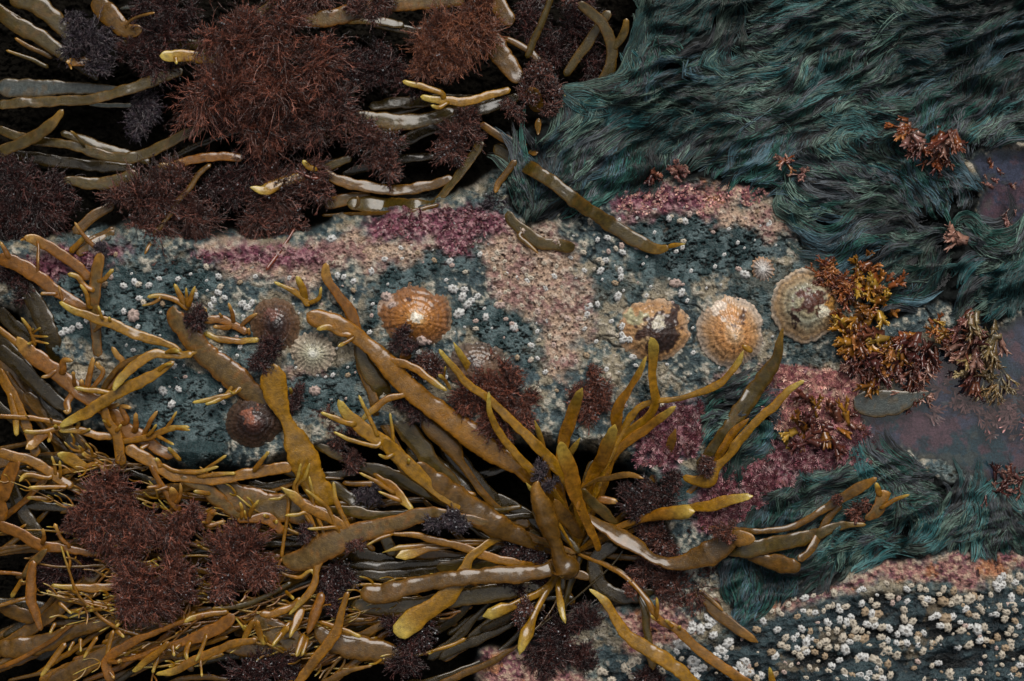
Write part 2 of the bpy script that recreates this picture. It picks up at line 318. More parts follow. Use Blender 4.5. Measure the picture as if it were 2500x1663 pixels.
    cc = mix(cc, c(.30, .28, .22), ss(.60, .72, n2) * .5); cc = mix(cc, c(.07, .05, .08), ss(.38, .28, n2) * .5)
    t = ss(.3, .8, po); col = mix(col, cc, t); ro = ro * (1 - t) + .5 * t; disp = disp * (1 - .2 * t)
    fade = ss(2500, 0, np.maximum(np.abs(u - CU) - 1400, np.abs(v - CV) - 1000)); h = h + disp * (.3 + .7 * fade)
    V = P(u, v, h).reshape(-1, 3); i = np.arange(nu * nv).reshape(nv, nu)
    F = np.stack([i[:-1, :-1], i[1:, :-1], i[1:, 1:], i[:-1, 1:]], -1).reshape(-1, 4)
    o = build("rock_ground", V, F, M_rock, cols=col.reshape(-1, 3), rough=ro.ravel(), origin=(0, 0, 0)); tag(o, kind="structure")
make_rock()
WZ = -14.0
def make_water():
    us = np.linspace(2060, 9000, 60); vs = np.linspace(300, 1500, 30); u, v = np.meshgrid(us, vs)
    V = P(u, v, np.full(u.shape, WZ)).reshape(-1, 3); i = np.arange(u.size).reshape(u.shape)
    F = np.stack([i[:-1, :-1], i[1:, :-1], i[1:, 1:], i[:-1, 1:]], -1).reshape(-1, 4)
    tag(build("pool_water", V, F, M_water, origin=P(2400, 1000, WZ)), kind="structure")
make_water()

# ------------------------------------------------------------------ strand bundles (ribbons) for the matted algae
def ribbons(Pt, W, col0, seed=0, roll=0.5):
    """Pt (n,k,3) in u,v,z ; W (n,k) widths ; col (n,3)"""
    n, k, _ = Pt.shape; r = np.random.default_rng(seed)
    X = P(Pt[..., 0], Pt[..., 1], Pt[..., 2]); T = np.gradient(X, axis=1); T /= np.linalg.norm(T, axis=2, keepdims=True) + 1e-12
    up = np.array([0, 0, 1.0]); sd_ = np.cross(T, up); sd_ /= np.linalg.norm(sd_, axis=2, keepdims=True) + 1e-9
    nr = np.cross(sd_, T); a = (r.random((n, 1, 1)) - .5) * 2 * roll
    dr = sd_ * np.cos(a) + nr * np.sin(a); w = (W * S / 2)[..., None]
    mid = X + nr * w * .55
    V = np.stack([X - dr * w, mid, X + dr * w], 2)      # n,k,3,3
    b = (np.arange(n)[:, None] * k + np.arange(k - 1)[None]) * 3
    f = []
    for j in (0, 1): f.append(np.stack([b + j, b + j + 1, b + 4 + j, b + 3 + j], -1))
    F = np.concatenate([x.reshape(-1, 4) for x in f]); cc = np.repeat(col0, k * 3, 0)
    return V.reshape(-1, 3), F, cc
FLOW = [(1340, 60, -70), (1500, 60, 250), (1480, 200, 200), (1600, 120, 215), (1750, 60, 240), (1900, 60, 10), (2100, 40, 5), (2300, 60, 20), (2450, 150, 60), (1560, 330, 25),
        (1700, 260, 20), (1850, 220, 25), (2000, 170, 25), (2200, 130, 20), (2350, 260, 35), (2480, 300, 30), (1350, 350, 60), (1280, 430, 100), (1400, 460, 60), (1500, 420, 35),
        (1640, 380, 70), (1720, 330, 40), (1850, 330, 45), (2000, 300, 30), (2150, 270, -10), (1850, 430, 20), (2000, 420, 160), (2100, 460, 165), (2250, 440, 130), (2000, 520, 175),
        (2150, 560, 170), (2300, 500, 130), (2060, 600, 185), (2200, 640, 215), (2280, 620, 250), (2400, 560, 20), (2420, 660, 40), (2350, 700, 80), (2300, 740, 60), (2180, 760, 30),
        (1760, 1000, 20), (1720, 1080, 40), (1850, 1120, 240), (1900, 1180, 235), (1880, 1280, 50), (2000, 1250, 40), (2000, 1350, 45), (1900, 1420, 60), (1850, 1490, 70),
        (2150, 1150, 150), (2150, 1260, 35), (2250, 1200, 150), (2320, 1270, 50), (2400, 1270, 110), (2430, 1350, 105), (2200, 1330, 20), (2050, 1180, 15)]
FU = np.array([f[0] for f in FLOW], float); FV = np.array([f[1] for f in FLOW], float); FA = np.radians([f[2] for f in FLOW])
def flow(u, v):
    w = 1 / ((u[..., None] - FU) ** 2 + (v[..., None] - FV) ** 2 + 400) ** 1.6
    a = np.arctan2((w * np.sin(FA)).sum(-1), (w * np.cos(FA)).sum(-1))
    return a + 2.0 * (fbm(u, v, 140, 2, 500) - .5) + .9 * (fbm(u, v, 28, 2, 501) - .5)
def algae_mat(name, polys, nlock, label, seed, L0=112, per=34, zlift=8, wid=19):
    r = np.random.default_rng(seed); bb = np.array(sum(polys, []), float); lo = np.maximum(bb.min(0), -150); hi = np.minimum(bb.max(0), (2680, 1800))
    u = r.uniform(lo[0], hi[0], nlock * 6); v = r.uniform(lo[1], hi[1], nlock * 6)
    wu = u + 30 * (fbm(u, v, 40, 3, 33) - .5); wv = v + 30 * (fbm(u, v, 40, 3, 39) - .5)
    d = np.full(u.shape, 1e9)
    for p_ in polys: d = np.minimum(d, sdf(wu, wv, p_))
    ga = math.radians(24); gx = (u * math.cos(ga) - v * math.sin(ga)) * .28 + 18 * fbm(u, v, 90, 2, 61); gy = u * math.sin(ga) + v * math.cos(ga) + 50 * fbm(u, v, 110, 2, 62)
    gap = fbm(gx, gy, 26, 3, 63)      # seams where the locks part and the dark below shows
    ok = np.where((d < -4) & ((gap > .47) | (r.random(len(u)) < .12)))[0][:nlock]; u, v = u[ok], v[ok]; n = len(u); k = 9
    a0 = flow(u, v); eu, ev = u + np.cos(a0) * L0 * .9, v - np.sin(a0) * L0 * .9; keep = (matmask(eu, ev) < 24) | (u > 2450); ok = ok[keep]; u, v = u[keep], v[keep]; n = len(u)
    Lk = L0 * (.55 + .9 * r.random(n)); cu = np.zeros((n, k)); cv = np.zeros((n, k)); an = np.zeros((n, k)); x, y = u.copy(), v.copy()
    bend = r.normal(0, .35, n); off = r.normal(0, .22, n)
    for i in range(k):
        a = flow(x, y) + off + bend * (i / k - .3); cu[:, i] = x; cv[:, i] = y; an[:, i] = a
        x = x + np.cos(a) * Lk / (k - 1); y = y - np.sin(a) * Lk / (k - 1)
    layer = r.random(n); wl = wid * (.6 + .9 * r.random(n))
    tt = np.linspace(0, 1, k)[None, None]; lat = r.uniform(-1, 1, (n, per, 1)); dep = r.uniform(-.2, 1, (n, per, 1))
    prof = (.35 + 1.0 * np.sin(np.pi * np.clip(tt * .9 + .05, 0, 1)) ** .8) * (1 - .35 * tt)
    wob = .12 * np.sin(tt * 6 + r.uniform(0, 6.28, (n, per, 1))) + r.normal(0, .10, (n, per, 1)) * tt * 3
    lo_ = (lat + wob * .6) * prof * wl[:, None, None] * .5
    s0 = r.uniform(-.22, .22, (n, per, 1)) * Lk[:, None, None]
    ca, sa = np.cos(an)[:, None], np.sin(an)[:, None]
    U = cu[:, None] - sa * lo_ + ca * s0; Vv = cv[:, None] - ca * lo_ - sa * s0
    h0 = H(U.ravel(), Vv.ravel()).reshape(U.shape)
    h0 = np.maximum(h0, WZ - 6)
    edge = ss(-2, -60, d[ok])
    z = h0 + 3 + (zlift * (.25 + layer * edge))[:, None, None] * (1 - .5 * tt ** 2) + np.sqrt(np.clip(1 - lat ** 2, 0, 1)) * dep * 6 * prof
    Pt = np.stack([U, Vv, z], -1).reshape(n * per, k, 3)
    W = np.repeat(np.array([.8, 1, 1.1, 1.1, 1.1, 1, .9, .7, .25])[None], n * per, 0) * r.uniform(.9, 1.9, (n * per, 1))
    base = np.array([[.014, .056, .060], [.030, .082, .082], [.066, .108, .088], [.046, .054, .062], [.018, .060, .050], [.038, .074, .092]])
    ci = np.clip((fbm(u, v, 150, 3, seed + 3) - .3) / .4, 0, .999); ci = ((ci * 4 + r.uniform(0, 2.2, n)).astype(int)) % 6
    col = base[ci][:, None] * (.55 + .9 * r.random((n, per, 1))) * (.6 + .8 * r.random((n, 1, 1))); col = col * (.55 + 1.0 * ss(.35, .65, fbm(u, v, 75, 3, seed + 8)))[:, None, None]; dk = r.random((n, per, 1)) < .22; col = np.where(dk, np.array([.010, .010, .008]), col)
    dkr = (1 - .55 * ss(1900, 2500, u) * ss(330, 0, v) - .25 * ss(150, 0, v))[:, None, None]; col = col * dkr  # vignette painted in: mat colour darkened toward top right corner and top edge
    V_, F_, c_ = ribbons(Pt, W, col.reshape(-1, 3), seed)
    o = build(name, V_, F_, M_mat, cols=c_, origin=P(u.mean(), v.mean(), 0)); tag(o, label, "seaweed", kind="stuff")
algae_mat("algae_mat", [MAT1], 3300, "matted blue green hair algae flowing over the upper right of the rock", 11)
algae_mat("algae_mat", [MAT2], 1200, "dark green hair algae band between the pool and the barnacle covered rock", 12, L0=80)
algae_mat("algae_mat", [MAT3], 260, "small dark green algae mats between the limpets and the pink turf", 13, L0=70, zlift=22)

# ------------------------------------------------------------------ pink coralline turf: short stubby branching bits
def turf(name, polys, n, label, seed, cols, L=15, W=3.6, zmin=None):
    r = np.random.default_rng(seed); bb = np.array(sum(polys, []), float); lo = bb.min(0); hi = np.minimum(bb.max(0), 2650)
    u = r.uniform(lo[0], hi[0], n * 8); v = r.uniform(lo[1], hi[1], n * 8)
    wu = u + 36 * (fbm(u, v, 30, 3, 33) - .5); wv = v + 36 * (fbm(u, v, 30, 3, 39) - .5); d = np.full(u.shape, 1e9)
    for p_ in polys: d = np.minimum(d, sdf(wu, wv, p_))
    ok = np.where((d < 0) & (fbm(u, v, 26, 3, seed) > .42))[0][:n]; u, v = u[ok], v[ok]; n = len(u); k = 4
    a = 6.28 * fbm(u, v, 40, 2, seed + 1) * 2 + r.normal(0, .5, n); ln = L * r.uniform(.5, 1.3, n)
    el = r.uniform(.1, .9, n); h = H(u, v)
    segs = []; Wd = []; cc = []
    base = np.array(cols)[r.integers(0, len(cols), n)] * r.uniform(.6, 1.3, (n, 1))
    for da, s0, s1, f in [(0, 0, 1, 1), (.6, .35, .9, .8), (-.6, .45, 1.0, .8), (.35, .7, 1.25, .6), (-.3, .7, 1.2, .6)]:
        t = np.linspace(0, 1, k)[None]; st = s0 * ln; le = (s1 - s0) * ln
        uu = u[:, None] + np.cos(a)[:, None] * st[:, None] + np.cos(a + da)[:, None] * le[:, None] * t
        vv = v[:, None] - np.sin(a)[:, None] * st[:, None] - np.sin(a + da)[:, None] * le[:, None] * t
        z = h[:, None] + 2 + (s0 * ln * el)[:, None] + (le * el)[:, None] * t
        segs.append(np.stack([uu, vv, z], -1)); Wd.append(W * f * np.array([.7, 1, 1, .5])[None] * r.uniform(.6, 1.2, (n, 1))); cc.append(base * (1 + .5 * (f < 1)))
    V_, F_, c_ = ribbons(np.concatenate(segs), np.concatenate(Wd), np.concatenate(cc), seed, 1.0)
    tag(build(name, V_, F_, M_leaf, cols=c_, origin=P(u.mean(), v.mean(), 0)), label, "seaweed", kind="stuff")
MG = [(.17, .055, .07), (.23, .10, .115), (.07, .018, .026), (.30, .18, .18), (.12, .045, .045), (.05, .015, .02)]; PK = [(.42, .20, .17), (.30, .12, .12), (.55, .34, .27), (.20, .07, .08)]
turf("coralline_turf", Z['mag'][5:], 5600, "bright magenta coralline turf along the edge of the pool", 31, MG)
turf("coralline_turf", Z['mag'][4:5], 1500, "dark magenta coralline turf below the dark rimmed limpets", 32, MG)
turf("coralline_turf", Z['pink'][1:2], 3200, "pale pink coralline turf bordering the left end of the pool", 33, PK)
turf("coralline_turf", Z['mag'][:1], 900, "magenta coralline crust on the rock under the upper kelp", 34, MG, L=7, W=3.5)
turf("coralline_turf", [Z['mag'][3], Z['pink'][0]], 600, "pink coralline crust at the lower edge of the green algae mat", 35, PK + MG[1:2] + PK, L=7, W=3.5)
turf("coralline_turf", [Z['mag'][1], Z['mag'][2]], 450, "dull magenta coralline crust left under the dark tufts", 36, MG, L=7, W=3.5)
turf("coralline_turf", [[(2330, 900), (2420, 940), (2560, 930), (2560, 1100), (2470, 1080), (2330, 1010), (2250, 1010)]], 110, "pale pink coralline tufts under water in the pool", 37, [(.34, .17, .16), (.28, .14, .13)], L=34, W=8)
# ------------------------------------------------------------------ limpets
def ramp(t, stops):
    xs = [s[0] for s in stops]; return np.stack([np.interp(t, xs, [s[1][i] for s in stops]) for i in range(3)], -1)
def limpet(label, cx, cy, rx, ry, rot, hgt, ax, ay, stops, ribs=34, rib=.03, patches=(), seed=1, rimw=.02, z0=None, streak=.3, band=0.12):
    """cx,cy centre and radii in photo px; ax,ay apex offset as a share of the radius"""
    nr, na = 46, 168; r = np.linspace(0, 1, nr)[:, None]; a = np.linspace(0, 2 * np.pi, na, endpoint=False)[None]
    ra = r + 0 * a; aa = a + 0 * r; nz = fbm(np.cos(aa) * 3 + 7, np.sin(aa) * 3 + 3, 1, 3, seed)
    edge = 1 + .09 * (nz - .5) * 2 + rimw * .7 * np.cos(ribs * aa + 3 * nz) + rib * .5 * (fbm(np.cos(aa) * 9, np.sin(aa) * 9, 1, 2, seed + 9) - .5) * 2
    prof = 1 - ra ** 1.25
    ex = np.cos(aa) * ra * edge; ey = np.sin(aa) * ra * edge; ex = ex + ax * (1 - ra) ** 1.0; ey = ey + ay * (1 - ra)
    c, s = math.cos(rot), math.sin(rot); lx = ex * rx; ly = ey * ry; u = cx + lx * c - ly * s; v = cy - (lx * s + ly * c)
    rings = np.sin(ra * 38 + 5 * fbm(u, v, 30, 2, seed)) * .5 + .5
    ribf = np.cos(ribs * aa + 3 * nz) * .5 + .5
    z = hgt * (prof + .12 * (1 - ra ** 2) * ra) + hgt * rib * ribf * ra ** 2 * .42 + hgt * .02 * rings + hgt * .07 * (fbm(u, v, 12, 3, seed + 2) - .5)
    z[-1] = -8; base = float(np.median(H(np.array([cx + rx * .8, cx - rx * .8, cx]), np.array([cy, cy, cy + ry * .8])))) if z0 is None else z0
    n1 = fbm(u, v, 22, 4, seed + 20, .6); n2 = fbm(aa * 9 + ra * .7, ra * 3, 1, 4, seed + 22, .6); n3 = fbm(u, v, 7, 3, seed + 24, .6)
    col = ramp(np.clip(ra + .28 * (n1 - .5), 0, 1), stops)
    col = col * (1 + streak * 1.5 * (n2 - .5))[..., None] * (1 + band * 2 * (rings - .5))[..., None]
    col = col * (1 - .55 * ss(.62, .74, n3))[..., None]
    for (px, py, pr, pc, k_) in patches:   # px,py offset in photo px from the centre, radius, colour, stretch
        dx = (u - cx - px); dy = (v - cy - py); d = np.sqrt(dx ** 2 + (dy * k_) ** 2) + pr * 1.3 * (fbm(u, v, max(pr * .7, 8), 3, seed + 33) - .5) * 2
        t = ss(pr * 1.12, pr * .80, d)[..., None]; col = col * (1 - t) + np.array(pc) * t * (.3 + 1.4 * n3[..., None])
    V = P(u, v, z + base).reshape(-1, 3); i = np.arange(nr * na).reshape(nr, na); j = np.roll(i, -1, 1)
    F = np.stack([i[:-1], i[1:], j[1:], j[:-1]], -1).reshape(-1, 4)
    o = build("limpet", V, F, M_shell, cols=np.clip(col.reshape(-1, 3), .002, .9), origin=P(cx, cy, base)[()]); tag(o, label, "limpet")
    LIMP.append((cx, cy, rx, ry, hgt, base)); return o
LIMP = []
OR = [(0, (.80, .62, .42)), (.08, (.66, .38, .14)), (.25, (.46, .18, .03)), (.6, (.33, .125, .025)), (.85, (.24, .10, .035)), (1, (.22, .14, .08))]
limpet("large orange limpet with a white highlight painted on its apex, on dark teal rock", 1013, 769, 94, 78, -.15, 46, .08, -.12, OR, 30, .012,
       [(-14, -38, 10, (.06, .02, .008), 1.3), (-70, -32, 20, (.42, .28, .20), 1), (12, 6, 18, (.85, .75, .6), 1.4)], 3)  # pale apex patch is a highlight painted into the shell colour
limpet("cream limpet with a dark brown broken patch, left of the ribbed orange one", 1596, 808, 90, 78, .12, 48, .05, -.08,
       [(0, (.66, .50, .33)), (.25, (.52, .35, .18)), (.55, (.50, .28, .12)), (.8, (.42, .22, .09)), (1, (.50, .34, .22))], 30, .035,
       [(-42, -28, 20, (.42, .38, .22), 1), (4, -4, 42, (.055, .022, .012), .9), (44, -18, 24, (.04, .016, .01), .55), (22, 16, 26, (.03, .014, .01), .9), (8, -22, 17, (.50, .44, .33), 1.2)], 4)
limpet("ribbed pale orange limpet with fine white ribs and a white apex", 1780, 806, 82, 96, .35, 50, .12, -.20,
       [(0, (.88, .82, .74)), (.10, (.66, .42, .22)), (.4, (.55, .25, .08)), (.7, (.52, .29, .13)), (.88, (.50, .38, .28)), (1, (.56, .45, .36))], 46, .03,
       [(34, -28, 7, (.10, .04, .015), .5), (14, -9, 6, (.2, .14, .12), 1), (-30, -60, 26, (.72, .58, .46), 1)], 5, rimw=.02, streak=.6)
limpet("grey green limpet with concentric rings and a dark brown crown, beside the golden seaweed", 1966, 745, 84, 92, .2, 56, .10, .0,
       [(0, (.60, .44, .26)), (.2, (.40, .34, .20)), (.45, (.38, .37, .27)), (.62, (.32, .25, .15)), (.85, (.38, .24, .12)), (1, (.52, .42, .32))], 34, .04,
       [(12, -12, 34, (.10, .035, .022), 1), (42, 0, 20, (.09, .03, .015), .6), (-22, 32, 14, (.03, .012, .008), .9), (44, 14, 13, (.75, .68, .52), 1.2), (60, -4, 9, (.5, .25, .06), .5)], 6, band=.26)
limpet("small spiky ribbed limpet with white ribs and orange edge points, above the four big limpets", 1862, 658, 27, 32, .1, 22, 0, 0,
       [(0, (.75, .74, .72)), (.4, (.55, .50, .46)), (.7, (.42, .36, .32)), (.9, (.5, .3, .18)), (1, (.6, .38, .22))], 17, .22, seed=7, rimw=.10, streak=.5)
limpet("pale speckled limpet with a ragged ribbed rim beside the big folded kelp strap", 763, 862, 54, 52, 0, 28, 0, -.05,
       [(0, (.75, .74, .66)), (.3, (.45, .42, .30)), (.6, (.38, .33, .24)), (1, (.50, .40, .30))], 22, .12, seed=8, rimw=.07, streak=.5)
limpet("brown limpet with a dark hollow crown behind the golden branchlets", 672, 796, 60, 72, .2, 44, .05, .05,
       [(0, (.02, .01, .008)), (.3, (.03, .012, .009)), (.5, (.08, .036, .02)), (.8, (.13, .065, .03)), (1, (.15, .09, .05))], 30, .012, [(-8, -28, 13, (.16, .06, .04), 1)], 9)
limpet("dark limpet with a reddish flaking crown, partly under the pale tan strap", 620, 1030, 74, 62, .1, 48, 0, -.05,
       [(0, (.12, .04, .025)), (.2, (.08, .026, .015)), (.4, (.025, .011, .008)), (.75, (.055, .026, .014)), (1, (.08, .045, .026))], 30, .012, [(-12, -16, 18, (.26, .09, .05), 1)], 10)
limpet("brown grey limpet half hidden under the red brown tuft in the middle", 1164, 892, 80, 62, -.1, 34, 0, -.05,
       [(0, (.10, .06, .05)), (.3, (.17, .10, .06)), (.6, (.16, .09, .05)), (.85, (.09, .06, .04)), (1, (.14, .10, .07))], 30, .012, [(-14, -14, 12, (.04, .02, .015), 1)], 11)

# ------------------------------------------------------------------ barnacles
def barn_mesh(seed, tone):
    nr, na = 9, 36; r = np.random.default_rng(seed); rad = np.array([1.0, .92, .78, .62, .46, .34, .28, .20, .04]); zz = np.array([-.15, .10, .36, .56, .70, .74, .66, .60, .60])
    a = np.linspace(0, 2 * np.pi, na, endpoint=False); nrb = r.integers(6, 9); ph = r.uniform(0, 6.28)
    rid = .5 + .5 * np.cos(nrb * a + ph); fine = .5 + .5 * np.cos(nrb * 2 * a + r.uniform(0, 6))
    sq = 1 + .14 * np.cos(2 * a + r.uniform(0, 6))
    am = np.clip((rad - .3) / .7, 0, 1)[:, None]; R = rad[:, None] * (1 + am * (.15 * (rid - .5) + .10 * (fine - .5) + .06 * r.normal(0, 1, na))) * sq
    Zc = zz[:, None] * (1 + .12 * am * (rid - .5)) + 0 * a
    V = np.stack([R * np.cos(a), R * np.sin(a), Zc], -1)
    base = np.array(tone); t = np.interp(rad, [0, .2, .28, .36, .6, .8, 1], [.30, .28, .22, .8, 1, .95, .75])[:, None, None]
    dark = np.array([.06, .045, .03]); c = dark * (1 - t) + base * t * (1 - .35 * (1 - rid[None, :, None]) * (rad > .4)[:, None, None])
    V = V.reshape(-1, 3); i = np.arange(nr * na).reshape(nr, na); j = np.roll(i, -1, 1)
    F = np.stack([i[:-1], j[:-1], j[1:], i[1:]], -1).reshape(-1, 4)
    me_o = build("barnacle", V, F, M_barn, cols=c.reshape(-1, 3), origin=(0, 0, 0)); me = me_o.data; bpy.data.objects.remove(me_o); return me
WH = (.80, .80, .78); CR = (.70, .62, .50); TN = (.50, .37, .24); PKB = (.66, .50, .44)
BM = {'w': [barn_mesh(40 + i, WH) for i in range(4)], 'c': [barn_mesh(50 + i, CR) for i in range(4)], 't': [barn_mesh(60 + i, TN) for i in range(3)], 'p': [barn_mesh(70 + i, PKB) for i in range(3)]}
BN = []
def barnacle(u, v, rad, kind, label, group, extra=0, z=None, tilt=.25):
    zz = (float(H(u, v)[0]) + extra) if z is None else z
    BN.append((u, v)); BQ.append((rad * (3 if not group else 1), rad, u, v, zz, kind, label, group, tilt))
BQ = []
def place_barnacles():
    BQ.sort(key=lambda q: -q[0])
    for _, rad, u, v, zz, kind, label, group, tilt in BQ[:292]:
        o = bpy.data.objects.new("barnacle", random.choice(BM[random.choice('wwcct') if group == G3 else kind])); C.objects.link(o); o.location = P(u, v, zz + 1); s = rad * S
        o.scale = (s * random.uniform(.9, 1.15), s, s * random.uniform(.8, 1.2)); o.rotation_euler = (random.uniform(-tilt, tilt), random.uniform(-tilt, tilt), random.uniform(0, 6.28))
        tag(o, label, "barnacle", group)
def limp_z(u, v):
    for cx, cy, rx, ry, hg, b in LIMP:
        d = math.hypot((u - cx) / rx, (v - cy) / ry)
        if d < 1: return b + hg * (1 - d ** 1.25)
    return None
def barns(tile, txt, kind, label, group, scale=1.0):
    for q in txt.split():
        a = [float(x) for x in q.split(',')]; u, v = uv(tile, a[0], a[1]); r = (a[2] if len(a) > 2 else 30) / 2.8 / 2 * scale * 1.03
        barnacle(u, v, r, kind, label, group, z=limp_z(u, v), extra=1)
L1, G1 = "small white barnacle on the mottled rock around the middle limpets", "white barnacles on the mottled rock"
barns('B2', "510,190,34 545,190,30 800,190,34 920,170,30 1060,155,36 1175,185,42 950,230,44 1288,240,38 860,315,50 625,345,46 670,355,42 735,385,46 735,445,34 1395,245,46 1410,275,34 1500,320,34 1495,440,46 1640,630,50 1572,708,38 1820,675,38 1840,700,48 1855,905,34 1945,925,34 1945,820,36 575,600,30 565,250,30 585,95,60 595,1025,34 697,1025,36 590,250,38 1885,155,30 915,560,24", 'w', L1, G1)
barns('B3', "290,235,34 215,300,40 255,280,38 240,340,40 245,380,40 445,280,38 635,130,40 628,185,42 735,235,40 760,260,36 780,240,44 745,310,48 700,300,28 635,310,38 800,180,34 890,140,42 895,185,44 850,160,36 795,85,44 880,310,48 885,355,46 845,395,42 660,555,62 655,610,50 725,540,42 625,380,34 635,640,36 370,430,44 190,495,38 345,500,40 330,540,36 275,525,28 325,785,32 272,822,44 270,920,40 315,910,32 175,905,36 650,890,42 575,930,40 800,1030,44 785,985,40 900,1200,50 915,1235,30 1465,1155,42 1165,1235,40 445,1130,28 310,1110,26 970,900,48 965,905,26 150,690,52 165,710,40 1300,460,50 1340,640,30 995,150,40 1040,150,34 1310,110,40 1305,150,40", 'w', L1, G1)
barns('B1', "715,405,44 845,415,50 920,390,50 945,405,44 1015,410,46 1410,285,44 1495,350,48 1505,420,44 1490,460,46 1460,510,46 1440,550,46 950,500,46 980,530,44 1110,535,40 845,590,42 1655,535,54 1690,560,50 1720,530,48 1335,480,50 910,855,34 1535,495,40 1640,390,36 1330,455,40 790,200,36 700,600,30 600,90,40 450,720,50 490,710,50 540,690,50 590,650,40 420,740,50 1525,1210,34", 'w', L1, G1)
barns('A3', "675,1515,44 1215,1495,46 1290,1510,42 1325,1515,46 1355,1462,44 1820,1445,30 1895,1525,60 1000,1415,28 1230,1480,30", 'w', L1, G1)
barns('B2', "1418,435,66", 'w', "larger white ridged barnacle just beyond the upper right rim of the big orange limpet", None)
barns('B2', "1455,605,74", 'w', "large white fluted barnacle close to the right edge of the big orange limpet", None)
barns('B2', "1480,490,62 1520,540,62 1540,515,50 1585,485,46", 'w', "white barnacle in the tight cluster right of the big orange limpet", "clustered barnacles right of the orange limpet")
barns('B3', "865,485,60", 'w', "white fluted barnacle standing alone above the cream limpet", None)
barns('B3', "1260,395,68", 'p', "pinkish barnacle with a scalloped top edge above the two right limpets", None)
barns('B3', "1730,335,62", 'w', "bright white barnacle just left of the small spiky limpet", None)
barns('B1', "1115,1132,64", 'w', "white barnacle on teal rock, largest and left of three together", None)
barns('B1', "1218,1120,46", 'w', "white barnacle on teal rock, smallest and right of three together", None)
barns('B1', "1172,1226,56", 'w', "white barnacle on teal rock, lowest of three together", None)
barns('B3', "895,690,50 895,750,48 905,780,56 945,780,56 860,755,34", 'w', "barnacle growing on the left flank of the cream limpet", "barnacles on the cream limpet")
barns('B2', "1200,780,80 1245,790,50", 'p', "ribbed pink barnacle on the lower rim of the big orange limpet", "barnacles on the orange limpet's lower rim")
barns('B2', "965,490,80 1005,545,50", 'p', "pinkish barnacle on the upper left flank of the big orange limpet", "barnacles on the orange limpet's upper left flank")
barns('B2', "470,1130,78", 'p', "pink fluted barnacle with a wide dark opening on dark teal rock", None)
barns('B1', "910,615,80", 'p', "flat pink barnacle with an open top under the left kelp branches", None)
barns('B2', "720,800,40", 'c', "pale barnacle between the speckled limpet and the large kelp strap", None)
L2 = "small pinkish barnacle within the beige crust on the middle rock"
barns('B3', "50,355,44 95,330,40 50,475,60 95,460,40 60,535,44 30,540,30 115,400,30 265,495,50 315,590,58 300,600,40 425,820,44 440,915,44 490,930,56 520,640,50 600,640,50 500,560,40 430,350,44 360,260,40 20,300,36 160,440,36 540,300,36 480,420,36 560,480,38 420,500,38 470,700,40 400,760,40 180,360,36 90,250,38 540,220,34 380,650,40 320,440,36", 'p', L2, "barnacles in the beige crust")
barns('B2', "1735,365,44 1780,330,36 1925,260,50 1905,310,50 1950,360,44 1890,550,40 1735,545,60 1700,430,36 1800,450,36 1690,230,40 1720,190,44 1600,200,40 1930,500,44 1870,490,44 1660,400,36", 'p', L2, "barnacles in the beige crust")
